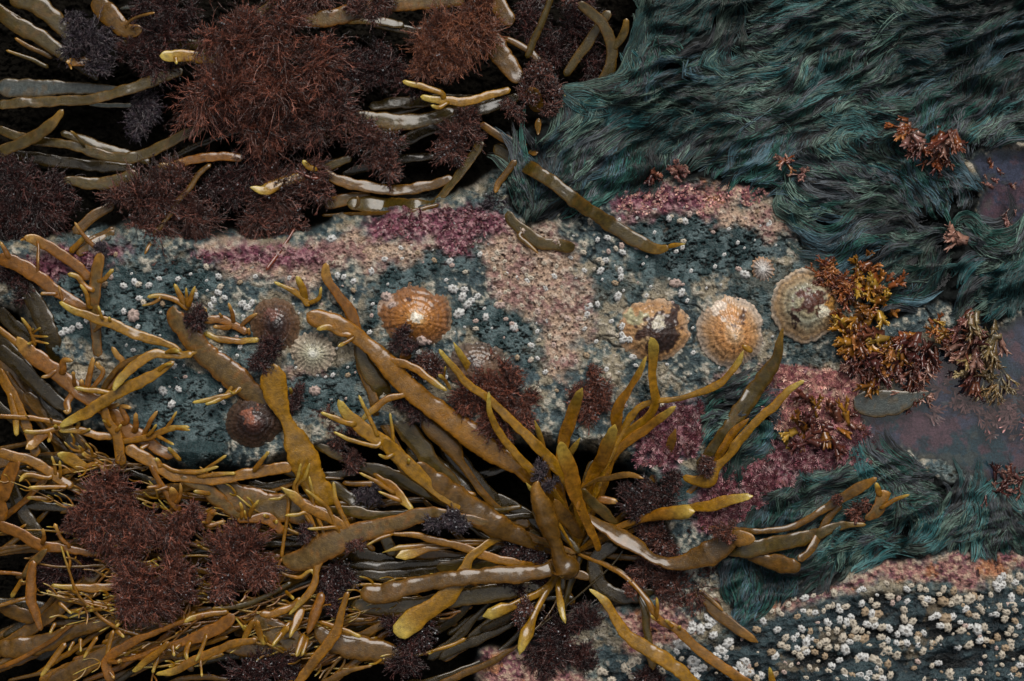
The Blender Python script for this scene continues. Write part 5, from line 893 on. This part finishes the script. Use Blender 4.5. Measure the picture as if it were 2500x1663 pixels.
Fr('amber', 'C1', 40, 25, "860,-30,90 980,42,84 1080,102,70 1180,165,70 1290,178,72 1450,190,76 1600,172,76 1750,140,76 1900,115,76 2000,110,70", "long smooth amber branch running right above the wide tan strap", ["1110,90,36 1200,130,38 1350,135,40 1495,102,32", "1360,170,36 1480,158,40 1610,145,34", "1400,130,30 1450,92,30 1550,22,30", "1740,120,44 1780,75,42 1840,-5,34", "1100,110,50 1080,60,40 1060,45,40"], tip=0)
Fr('tan', 'C1', 35, 0, "1230,180,50 1380,245,90 1480,320,100 1580,400,84 1680,460,60", "pale yellow grey strap below the long smooth branch", flatk=.3)
Fr('tan', 'C1', 5, 10, "1380,200,80 1500,250,150 1650,320,196 1800,370,210 1960,390,200 2100,420,170 2260,470,120", "widest pale tan strap in the left foreground, mirror smooth", flatk=.16, roll0=.0, rollv=.04)
Fr('rust', 'C1', 45, 20, "1030,95,36 1080,190,40 1130,280,46 1200,370,50 1240,400,40", "crooked orange branch at the right side of the big brown tuft", ["1195,370,60 1190,300,80 1170,240,60", "1110,240,32 1080,238,36 1005,242,30", "1130,270,36 1150,245,34 1060,265,30", "1220,330,34 1240,270,30 1232,215,24"])
Fr('amber', 'C1', 40, 20, "1320,272,34 1400,282,34 1450,290,24", "tiny pale shoot above the pale yellow grey strap's left side", tip=-1)
Fr('rust', 'C1', 35, 20, "1470,400,50 1435,450,46 1425,505,38 1540,472,32", "knobbly rusty cluster between two brown tufts", ["1440,430,30 1490,420,28", "1425,490,30 1380,480,24"], tip=1)
Fr('rust', 'C1', 40, 20, "1620,470,40 1700,465,44 1800,450,80 1880,490,70 1930,560,50", "orange gnarled branch with upright fingers above the middle brown tuft", ["1650,460,34 1655,400,32 1640,345,30", "1700,465,34 1720,400,36 1770,330,34", "1680,455,26 1672,400,24", "1830,450,40 1800,430,34", "1880,480,34 1900,485,32"], bck='amber')
Fr('amber', 'C1', 5, -10, "350,915,30 520,930,50 700,925,60 800,915,50", "olive yellow branch ending left of the lower round tuft", tip=-1)
Fr('amber', 'C1', 0, -10, "315,950,28 450,1010,40 600,1030,42 760,1050,34", "second olive yellow branch just below that one, slanting", tip=-1)
Fr('brown', 'C1', -20, -30, "-20,1350,130 150,1340,144 350,1290,120 500,1230,100 650,1190,84 830,1130,60", "broad brown strap with grey sheen crossing the lower left corner", flatk=.28)
Fr('brown', 'C1', -15, -30, "-20,1050,70 100,1095,110 240,1150,80", "brown paddle shaped strap at the left edge below the grey blade")
Fr('amber', 'C1', 0, -10, "-20,1060,26 90,1025,30 190,1000,26", "thin amber branch arching at the left edge below the grey blade")
Fr('brown', 'C1', -10, -20, "330,1600,110 500,1500,130 650,1420,110 790,1320,80 900,1260,50", "broad brown strap rising from the bottom edge at the left")
Fr('amber', 'C1', 45, 30, "1262,1170,34 1320,1135,40 1440,1110,40 1560,1090,30", "short pale tipped branch below the middle brown tuft", tip=-1)
Fr('rust', 'C1', 40, 20, "1400,1120,30 1200,1180,30 1050,1240,40 900,1305,60 780,1380,66 730,1460,76 760,1580,64", "long curving rusty branch bending down to the bottom edge", ["800,1430,40 830,1435,40 745,1440,30", "740,1500,30 780,1550,26"])
Fr('rust', 'C1', 30, 10, "1600,1120,90 1500,1200,90 1400,1240,92 1250,1300,62 1100,1342,42 950,1400,36 780,1442,30", "flattened rusty strap narrowing to a thin stalk toward the bottom left", ["1410,1270,34 1370,1370,36 1335,1435,34", "1290,1300,46 1275,1370,44 1282,1425,36", "1100,1340,30 1080,1410,34 1040,1515,34", "1230,1320,30 1200,1350,36", "1180,1330,34 1190,1400,36"], bck='amber')
Fr('amber', 'C1', 45, 30, "1760,1290,40 1620,1310,56 1500,1345,56 1400,1390,60 1280,1450,62 1180,1500,54 1065,1522,30", "wavy olive amber branch near the bottom edge with a thin left end", ["1370,1410,24 1380,1540,26"], tip=1)
Fr('amber', 'C1', 50, 35, "1155,1300,34 1060,1390,48 980,1445,50 905,1505,34", "short amber shoot pointing down left, crossing the rusty strap's stalk", tip=1)
Fr('amber', 'C1', 30, 40, "450,1310,40 360,1425,44 275,1535,30", "straight amber shoot slanting down in the bottom left corner", tip=1)
for i, s_ in enumerate(["550,1275,28 552,1370,22", "665,1260,30 610,1350,30 570,1412,22", "505,1295,28 468,1362,22", "865,1120,36 790,1200,30", "775,1220,30 742,1340,34 715,1460,26", "790,1220,40 850,1270,26", "380,1170,30 340,1245,26", "690,840,30 720,850,26", "610,1090,30 700,1070,22", "400,1030,30 490,1110,24", "200,1100,30 260,1060,22"]):
    Fr('amber', 'C1', 15, 25, s_, "short pale tipped shoot sticking out among the lower left kelp straps", tip=1 if i not in (7, 8) else -1, name="kelp_shoot", group="short shoots in the lower left kelp bed")
Fr('olive', 'C1', 25, 10, "1450,1075,34 1600,1062,36 1700,1032,38 1850,970,38 1990,890,36", "thin dark green branch with a pale tip under the middle brown tuft", tip=-1)
Fr('amber', 'C1', 50, 35, "1735,1150,34 1690,1235,44 1650,1325,26", "amber finger pointing down, left one of a V below the middle", tip=1)
Fr('amber', 'C1', 50, 35, "1755,1150,34 1775,1240,44 1805,1325,30", "amber finger pointing down, right one of a V below the middle", tip=1)
Fr('yell', 'C1', 50, 35, "1970,1190,38 1910,1270,42 1868,1335,30", "amber finger beside the V pair, pointing down left", tip=1)
# -- middle bottom
Fr('tan', 'C2', 60, 25, "1330,420,70 1280,412,76 1150,450,112 1000,500,122 850,530,134 720,572,156 600,625,180 500,675,190 400,730,170 310,745,130 245,725,60", "wide grey tan strap with an orange tip and a forked arm, bottom centre left",
   ["720,540,66 600,475,80 500,415,82 400,370,76 330,305,80 238,240,20", "500,720,90 482,830,54 460,915,62 400,1000,60 295,1115,30", "340,290,30 352,180,32 378,80,30", "350,280,30 400,180,34 438,78,28", "470,380,34 455,270,34 432,165,24", "430,430,30 350,430,34 268,437,30", "290,325,30 220,322,30 152,325,26", "620,522,32 520,526,34 420,524,26", "690,480,44 645,400,42 615,320,42 598,205,30", "560,390,34 500,330,36 405,255,26", "480,860,30 440,810,36 360,860,30 225,812,22"], bck='amber', flatk=.24, roll0=.0, rollv=.05)
Fr('amber', 'C2', 50, 30, "1140,400,40 1050,295,74 960,210,56 870,150,26", "small forked amber shoot rising from the grey tan strap's right part", ["1060,330,40 1000,310,40 905,270,22", "1010,280,34 900,210,36 775,142,24"], tip=-1)
Fr('olive', 'C2', 10, 5, "540,385,40 750,410,76 900,440,70 1100,420,50", "olive strap lying behind the grey tan one")
Fr('brown', 'C2', 70, 10, "1150,80,60 1200,110,110 1280,200,160 1400,290,170 1550,400,190 1700,500,180 1850,570,130 1960,620,80", "thick wrinkled brown strap descending to the holdfast, with an orange patch", flatk=.4)
Fr('yell', 'C2', 95, 50, "950,-90,80 1000,-10,94 1130,110,104 1260,230,90 1390,340,56", "amber strap lying across the wrinkled brown one", ["1010,20,30 960,40,34 905,18,26", "1110,80,30 1118,48,22"])
Fr('olive', 'C2', -10, -20, "380,-120,50 560,-10,60 770,90,66 900,130,100 1050,190,104 1200,270,70 1290,320,40", "grey pebbled strap passing beneath the amber one", rollv=.05)
Fr('dark', 'C2', -45, -50, "1120,-60,120 1200,30,140 1320,120,140 1450,210,110 1560,300,90", "dark strap with grey sheen right of the pebbled one")
Fr('dark', 'C2', -50, -60, "1340,-80,120 1450,60,130 1540,160,110 1680,300,90", "dark brown strap deep in the centre left of the tall blade")
Fr('amber', 'C2', 45, 15, "975,560,22 1150,572,42 1300,605,50 1500,660,58 1700,730,64 1900,775,60", "slim amber strap running from the grey tan strap toward the stout column", ["1000,565,24 920,590,30 825,640,20"])
Fr('amber', 'C2', 30, 20, "932,690,30 1000,670,42 1085,652,36", "small amber chip shaped piece below the slim strap", tip=-1)
Fr('amber', 'C2', 30, 10, "1025,725,60 1060,710,80 1150,685,84 1310,655,36", "blunt olive amber stub with a cut orange end below the slim strap", tip=-1)
Fr('brown', 'C2', 40, 45, "780,950,110 900,975,136 1000,955,132 1100,925,122 1300,885,118 1500,860,112 1750,838,112 1900,835,112 2080,810,106", "long thick horizontal olive brown strap ending at the stout column", flatk=.34, roll0=.2, rollv=.05)
Fr('olive', 'C2', -15, -10, "720,1050,80 900,1050,130 1150,1055,130 1400,1010,124 1600,980,128 1800,945,112 2000,920,90", "dark glossy strap directly below the long horizontal one", rollv=.06)
Fr('yell', 'C2', 30, 45, "1560,700,60 1490,810,84 1430,930,110 1340,1020,130 1200,1115,150 1100,1185,150 1030,1250,120", "tan blade with a square cut amber end slanting under the horizontal strap", flatk=.2, roll0=.1, rollv=.06, cut=True, tip=1)
Fr('amber', 'C2', 55, 45, "700,960,36 650,1110,50 610,1230,70 540,1340,76 450,1450,72 350,1590,56", "slim amber branch hanging straight down to the bottom edge, centre left")
Fr('amber', 'C2', 40, 40, "500,1160,30 620,1200,38 790,1265,34", "thin amber shoot crossing behind the hanging branch, pale right end", tip=1)
Fr('brown', 'C2', 10, 0, "470,1210,80 600,1300,150 800,1345,164 950,1375,156 1080,1400,90", "wide glossy brown strap at the bottom, left of the bottom tuft", flatk=.3)
Fr('tan', 'C2', -5, -10, "60,1130,110 160,1210,170 300,1290,180 440,1330,130", "grey blade tucked behind the fingers at the bottom left of centre", flatk=.18, rollv=.04)
Fr('brown', 'C2', -15, -20, "-160,1330,80 0,1345,120 200,1370,120 340,1400,80", "low brown strap beneath the grey blade at the bottom")
Fr('rust', 'C2', 45, 30, "420,1250,20 450,1170,60 490,1060,70 520,960,50", "shrivelled rusty blade hanging left of the slim branch", flatk=.5)
Fr('amber', 'C2', 40, 30, "90,1110,40 180,1110,56 290,1070,50 380,1000,36", "curled rusty spoon shaped blade left of the grey tan strap's lower arm", flatk=.4)
for i, s_ in enumerate(["345,1400,36 380,1310,44 400,1240,36", "385,1395,26 410,1310,30 420,1260,26", "180,1330,26 250,1240,34 310,1160,34", "300,1275,20 350,1160,60 380,1060,50", "330,1010,30 270,950,26"]):
    Fr('amber', 'C2', 60, 30, s_, "amber finger hanging near the lower arm of the grey tan strap", tip=-1, name="kelp_shoot", group="fingers under the grey tan strap")
Fr('yell', 'C2', 25, 40, "1830,1050,60 1760,1070,84 1680,1110,90 1620,1125,56", "crumpled amber strap end right of the tan blade", tip=1, flatk=.5)
Fr('yell', 'C3', 20, 55, "285,1130,50 262,1190,80 230,1270,90 190,1390,40", "folded amber strap end with a split, hanging below the small dewy tuft", tip=1, flatk=.6)
Fr('brown', 'C2', 15, 10, "865,1460,22 700,1500,40 560,1565,50 480,1620,40", "thin olive brown branch along the bottom edge left of the bottom tuft", tip=-1)
Fr('brown', 'C2', 10, 5, "1870,1315,18 1780,1375,36 1650,1450,46 1400,1560,50 1300,1610,40", "slim brown branch slanting off the bottom edge above the beige rock")
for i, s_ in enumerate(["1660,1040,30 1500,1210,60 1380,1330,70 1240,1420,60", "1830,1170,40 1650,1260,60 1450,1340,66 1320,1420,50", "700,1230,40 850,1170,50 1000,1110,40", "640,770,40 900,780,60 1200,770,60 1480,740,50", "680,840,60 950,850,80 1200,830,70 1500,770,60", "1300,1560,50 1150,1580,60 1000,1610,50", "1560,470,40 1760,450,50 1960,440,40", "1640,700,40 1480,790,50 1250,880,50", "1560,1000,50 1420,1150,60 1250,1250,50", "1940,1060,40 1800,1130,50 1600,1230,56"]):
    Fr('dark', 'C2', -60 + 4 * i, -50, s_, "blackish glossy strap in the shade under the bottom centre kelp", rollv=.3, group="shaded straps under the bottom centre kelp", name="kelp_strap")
# -- shaded filler straps below the visible ones, following the lie of the bundle
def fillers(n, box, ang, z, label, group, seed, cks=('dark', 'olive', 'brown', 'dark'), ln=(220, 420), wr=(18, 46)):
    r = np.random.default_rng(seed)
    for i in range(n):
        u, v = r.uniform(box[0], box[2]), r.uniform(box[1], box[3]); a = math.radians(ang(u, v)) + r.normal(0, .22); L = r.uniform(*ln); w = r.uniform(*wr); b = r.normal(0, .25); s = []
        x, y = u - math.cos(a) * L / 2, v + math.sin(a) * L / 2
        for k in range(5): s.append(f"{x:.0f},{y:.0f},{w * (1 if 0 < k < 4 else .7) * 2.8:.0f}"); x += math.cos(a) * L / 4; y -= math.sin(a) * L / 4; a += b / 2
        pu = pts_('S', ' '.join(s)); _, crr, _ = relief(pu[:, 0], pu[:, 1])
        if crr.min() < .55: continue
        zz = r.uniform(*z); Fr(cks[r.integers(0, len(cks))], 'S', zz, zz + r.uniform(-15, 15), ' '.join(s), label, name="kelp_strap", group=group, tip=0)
HUB = (1400, 1390)
toh = lambda u, v: math.degrees(math.atan2(-(HUB[1] - v), HUB[0] - u))
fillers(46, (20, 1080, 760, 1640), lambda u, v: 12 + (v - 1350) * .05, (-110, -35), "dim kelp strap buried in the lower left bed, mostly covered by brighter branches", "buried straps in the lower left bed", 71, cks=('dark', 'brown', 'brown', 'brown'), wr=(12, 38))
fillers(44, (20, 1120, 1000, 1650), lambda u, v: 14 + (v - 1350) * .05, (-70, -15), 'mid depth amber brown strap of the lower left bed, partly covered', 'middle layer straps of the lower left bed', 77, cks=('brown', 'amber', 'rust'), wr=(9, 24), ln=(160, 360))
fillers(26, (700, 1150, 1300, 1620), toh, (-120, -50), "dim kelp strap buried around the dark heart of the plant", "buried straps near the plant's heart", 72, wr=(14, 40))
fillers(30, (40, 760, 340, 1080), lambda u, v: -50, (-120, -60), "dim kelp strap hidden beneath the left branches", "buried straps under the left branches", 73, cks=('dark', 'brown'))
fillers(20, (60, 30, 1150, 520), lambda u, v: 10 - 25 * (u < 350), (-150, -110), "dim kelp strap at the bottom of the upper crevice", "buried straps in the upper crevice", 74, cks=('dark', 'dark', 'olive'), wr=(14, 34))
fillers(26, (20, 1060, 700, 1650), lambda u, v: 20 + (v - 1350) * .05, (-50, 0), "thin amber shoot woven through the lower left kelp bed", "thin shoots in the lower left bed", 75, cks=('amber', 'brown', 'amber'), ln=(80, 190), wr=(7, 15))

fillers(34, (1120, 1070, 1620, 1400), toh, (-75, -25), 'dim strap base converging on the dark heart of the plant from above', 'strap bases above the plant heart', 76, cks=('olive', 'brown', 'olive', 'brown'), wr=(14, 32), ln=(160, 300))
# wiry forked shoots combed leftwards through the lower left bed
def wiry(n, box, seed, label, group, z=(-15, 22), ln=(150, 330), ang0=0, hub=HUB):
    r = np.random.default_rng(seed)
    for i in range(n):
        u, v = r.uniform(box[0], box[2]), r.uniform(box[1], box[3]); a = math.atan2(-(v - hub[1]), u - hub[0]) + r.normal(ang0, .22); L = r.uniform(*ln); w = r.uniform(5, 11); b = r.normal(0, .3); x, y = u, v; P_ = []
        for k in range(6): P_.append((x, y, a)); x += math.cos(a) * L / 5; y -= math.sin(a) * L / 5; a += b / 3 + r.normal(0, .10)
        s = ' '.join(f"{q[0]:.0f},{q[1]:.0f},{w * 2.8 * (1 - .09 * k):.0f}" for k, q in enumerate(P_)); br = []
        for k in range(1, 6):
            for sd_ in (-1, 1):
                if r.random() < .55:
                    x, y, a = P_[k]; a2 = a + sd_ * r.uniform(.35, .8); l = r.uniform(14, 55); br.append(f"{x:.0f},{y:.0f},{w*2.2:.0f} {x+math.cos(a2)*l*.5:.0f},{y-math.sin(a2)*l*.5:.0f},{w*2.1:.0f} {x+math.cos(a2-sd_*.25)*l:.0f},{y-math.sin(a2-sd_*.25)*l:.0f},{w*1.7:.0f}")
        z0 = r.uniform(*z); _, crr, _ = relief(np.array([q[0] for q in P_]), np.array([q[1] for q in P_]))
        if crr.min() < .3: continue
        Fr(('amber', 'rust', 'amber', 'yell', 'brown')[r.integers(0, 5)], 'S', z0 - 25, z0, s, label, br, name="kelp_frond", group=group, tip=1)
wiry(60, (260, 1200, 900, 1600), 81, "wiry forked amber branch woven into the lower left kelp bed", "wiry branches of the lower left bed")
wiry(14, (300, 960, 420, 1160), 82, "wiry forked amber branch crowded among the left edge branches", "wiry branches at the left edge", hub=(700, 1250), ln=(120, 240))
wiry(16, (900, 1420, 1250, 1600), 83, "thin amber branch among the straps along the bottom edge", "thin branches along the bottom edge", z=(-20, 20))

# ------------------------------------------------------------------ tufts of fine red brown algae
tuft("huge red brown bushy tuft, the largest, upper left", 'A1', [(1600, 330, 330, -5), (1850, 250, 330), (1560, 650, 360), (1900, 600, 340, 5), (1700, 850, 260, -20), (2150, 450, 250, -15)], 'r', 0, 1.0, .3)
tuft("dark purple tuft spreading right of the huge one", 'A2', [(450, 600, 280), (200, 800, 240), (480, 850, 240), (620, 700, 200)], 'p', -35, .8, .5)
tuft("fuzzy orange brown tuft at the top centre", 'A2', [(1480, 200, 260), (1350, 330, 230), (1450, 430, 180), (1600, 120, 200), (1250, 400, 150)], 'o', 15, 1.1, .1, flat=.7)
tuft("bluish black tuft on the broad straps, upper left corner", 'A1', [(580, 280, 200), (660, 400, 150), (520, 140, 130)], 'b', -35, .8)
tuft("dim brown tuft between the amber brown strap and the huge tuft", 'A1', [(900, 330, 220), (1120, 240, 240), (1050, 450, 170)], 'd', -50, .8)
tuft("dim brown tuft at the top edge left of the huge tuft", 'A1', [(1180, 60, 220), (1000, 30, 130)], 'd', -50, .8)
tuft("small bluish tuft below the long worn strap", 'A1', [(1000, 740, 150), (950, 850, 120)], 'b', -80, .8)
tuft("dark tuft filling the left edge of the crevice", 'A1', [(120, 1250, 260), (250, 1400, 280), (60, 1480, 230), (380, 1320, 180)], 'd', -60, .8, .5)
tuft("brown tuft hanging onto the rock below the crevice, left of centre", 'A1', [(950, 1350, 240), (1150, 1280, 240), (1050, 1550, 230), (1120, 1750, 210), (1000, 1680, 200), (1320, 1500, 220)], 'p', -30, .9, .3)
tuft("dim purple tuft above the pointed strap", 'A1', [(1750, 1150, 280), (1550, 1250, 220)], 'd', -60, .8, .3)
tuft("dark purple tuft at the crevice's lower edge above the magenta crust", 'A2', [(200, 1330, 240), (420, 1280, 220), (300, 1480, 200), (100, 1500, 200)], 'p', -50, .9, .5)
tuft("dewy dark tuft in the middle of the crevice", 'A2', [(880, 960, 200), (950, 1080, 170), (780, 900, 150)], 'p', -45, .9, 1)
tuft("dark tuft right of the dewy one, over the crevice's right end", 'A2', [(1450, 950, 180), (1380, 1040, 130), (1500, 850, 140)], 'p', -40, .8, .8)
tuft("dim tuft in the crevice below the wide pale strap", 'A2', [(900, 500, 230), (720, 450, 180), (1150, 550, 180), (900, 350, 150)], 'd', -60, .7, .4)
tuft("purple tuft draped over the wide pale strap at the top edge", 'A2', [(900, 20, 150), (760, 60, 110)], 'p', 5, .8)
tuft("brown tuft at the very top edge left of the wide pale strap", 'A2', [(500, -40, 170), (250, -60, 200)], 'p', -20, .8)
tuft("dim dark tuft in the shaded hollow around the Y shaped strap", 'A3', [(560, 180, 220), (430, 380, 190), (700, 430, 140), (250, 120, 180), (640, 20, 160)], 'd', -70, .9, .2)
tuft("small round brown tuft at the edge of the green algae", 'A3', [(330, 520, 150), (400, 620, 110), (240, 640, 120), (150, 740, 100), (400, 730, 90)], 'p', 0, 1, .6)
tuft("small bluish tuft beside the magenta crust", 'A3', [(0, 1390, 90), (70, 1380, 70)], 'b', 0, 1, .3)
tuft("little tuft at the top edge above the Y shaped strap", 'A3', [(580, -20, 100), (520, 0, 60)], 'p', 15, 1, .5)
tuft("small tuft capping the upright stem", 'B1', [(700, 150, 60)], 'b', 45, 2)
tuft("blackish tuft at the left edge of the rock", 'B1', [(60, 360, 140), (180, 440, 130), (140, 350, 100)], 'd', 0, 1, .3)
tuft("small dark tuft near the pointed top of the tan strap", 'B1', [(1350, 650, 100), (1370, 600, 70)], 'd', 50, 1.6)
tuft("dark wiry tuft at the tip of the big folded strap", 'B2', [(170, 880, 130), (200, 820, 100), (110, 950, 90)], 'd', 62, 1.3)
tuft("small dark tuft on the lower rim of the big orange limpet", 'B2', [(1060, 760, 80), (1040, 810, 80), (1120, 830, 70)], 'd', 45, 1.6)
tuft("brown tuft below the big orange limpet", 'B2', [(1200, 940, 110), (1300, 960, 110), (1180, 1000, 80)], 'p', 20, 1, .8)
tuft("big glistening red brown tuft in the centre of the rock", 'B2', [(1650, 1060, 180), (1800, 1150, 190), (1580, 1180, 190), (1740, 1330, 200), (1900, 1250, 150), (1800, 1000, 110), (1480, 1150, 110)], 'r', 20, 1.1, .8)
tuft("round red brown tuft right of the central one", 'B3', [(720, 1080, 130), (660, 1200, 150), (760, 1230, 140), (700, 1000, 70)], 'r', 15, 1.2, .8)
tuft("small dark tuft right of the big folded strap", 'B2', [(350, 1170, 90), (330, 1250, 70)], 'd', 20, 1.2)
tuft("dark tuft among the straps under the great central strap", 'B2', [(1130, 1240, 110), (1200, 1290, 90), (1050, 1200, 70)], 'd', 10, 1.1)
tuft("brown tuft between the folded strap and the forked frond", 'B2', [(640, 1450, 110), (560, 1330, 90), (500, 1280, 70), (720, 1400, 80)], 'p', 0, 1, .3)
tuft("small wiry tuft at the foot of the forked frond", 'C2', [(730, 30, 90), (700, 90, 80)], 'p', 20, 1.3)
tuft("large dark red brown tuft in the lower left", 'C1', [(720, 250, 230), (620, 400, 220), (850, 330, 230), (520, 480, 130), (1000, 450, 200), (1150, 560, 160), (750, 540, 180), (900, 650, 160), (1280, 440, 140)], 'r', 30, 1.0, .4)
tuft("round red brown tuft at the bottom of the lower left group", 'C1', [(1150, 870, 200), (950, 900, 200), (1050, 1050, 210), (1270, 930, 150), (900, 1020, 150)], 'r', 35, 1.1, .2)
tuft("round red brown tuft beside the orange strap tip, right of the lower left group", 'C1', [(1700, 650, 190), (1560, 680, 180), (1600, 850, 190), (1800, 780, 180), (1520, 950, 120)], 'r', 35, 1.1, .2)
tuft("dim dark tuft left of the round bottom tuft", 'C1', [(420, 800, 180), (550, 760, 150), (330, 850, 120)], 'd', -30, .8)
tuft("dark tuft hanging from the grey tan strap's fork", 'C2', [(620, 800, 150), (600, 950, 130), (700, 870, 120), (620, 1060, 100)], 'd', 10, 1, .4)
tuft("bluish wiry tuft gripping the upper end of the grey tan strap", 'C2', [(1370, 430, 110), (1300, 490, 80), (1430, 500, 90)], 'b', 62, 1.4, .3)
tuft("little brown tuft on the middle of the grey tan strap", 'C2', [(750, 620, 80), (700, 650, 50)], 'p', 50, 1.4)
tuft("little dark tuft on the shoulder of the grey tan strap", 'C2', [(400, 570, 70), (420, 530, 50)], 'd', 52, 1.3)
tuft("bluish tuft lying on dark straps below the pebbled strap", 'C2', [(850, 290, 100), (780, 270, 60)], 'b', -10, 1.2)
tuft("dewy tuft at the bottom edge below the cut tan blade", 'C2', [(1130, 1350, 140), (1200, 1240, 120), (1080, 1440, 120), (1010, 1180, 110)], 'd', 15, 1.1, .9)
tuft("dark tuft along the bottom edge at the left of centre", 'C2', [(200, 1470, 190), (0, 1530, 190), (350, 1540, 120)], 'd', -5, .9, .6)
tuft("dim tuft left of the stout column", 'C2', [(1880, 650, 130), (1960, 700, 120), (1800, 700, 80)], 'd', 0, 1, .5)
tuft("dark wiry tuft hiding the horizontal strap's right end", 'C3', [(100, 870, 130), (300, 860, 120), (200, 950, 100)], 'd', -10, .9, .4)
tuft("small dewy tuft above the folded strap end", 'C3', [(230, 1090, 90), (200, 1150, 70)], 'p', 25, 1.2, .9)
tuft("wiry purple black tuft right of the tall blade", 'C3', [(1130, 280, 170), (980, 380, 130), (1250, 220, 110), (950, 270, 90)], 'd', 25, 1.1, .9)
tuft("small tuft on the orange curl of the yellow blade", 'C3', [(1500, 120, 90), (1470, 80, 60)], 'p', 50, 1.3, .3)
tuft("dewy dark tuft cradled by the sweeping strap", 'C3', [(1150, 600, 160), (1250, 650, 150), (1050, 560, 110), (1350, 560, 110)], 'p', -5, 1, .9)
tuft("large dew covered purple tuft below the sweeping strap", 'C3', [(1250, 870, 190), (1400, 950, 170), (1150, 950, 130), (1480, 830, 140), (1320, 1040, 110), (1050, 800, 120)], 'p', 0, 1.05, 1)
tuft("small rusty tuft at the tip of the curling dark strap", 'C3', [(990, 950, 90), (960, 920, 60)], 'r', 25, 1.5, .3)
tuft("small red tuft by the yellow crumpled tip", 'C3', [(1600, 540, 90), (1620, 590, 60)], 'r', 100, 1.4)
tuft("dim purple tuft on the shaded rock, bottom centre", 'C3', [(500, 1250, 210), (650, 1170, 170), (400, 1380, 190), (600, 1400, 150), (350, 1480, 120)], 'd', 0, .9, .8)
tuft("small dark tuft at the bottom edge behind the yellow blade", 'C3', [(1050, 1530, 100), (1150, 1550, 90)], 'd', 15, 1.1, .3)
tuft("small red tuft between the two slender right hand branches", 'C4', [(830, 390, 90), (810, 440, 60)], 'r', 45, 1.4)
tuft("tiny rusty tuft at the joint of the slender right hand branch", 'C4', [(690, 330, 50)], 'r', 60, 2)
tuft("dark tuft near the magenta turf and the pale cut finger", 'C3', [(340, 140, 90), (400, 220, 70)], 'b', 40, 1.2)
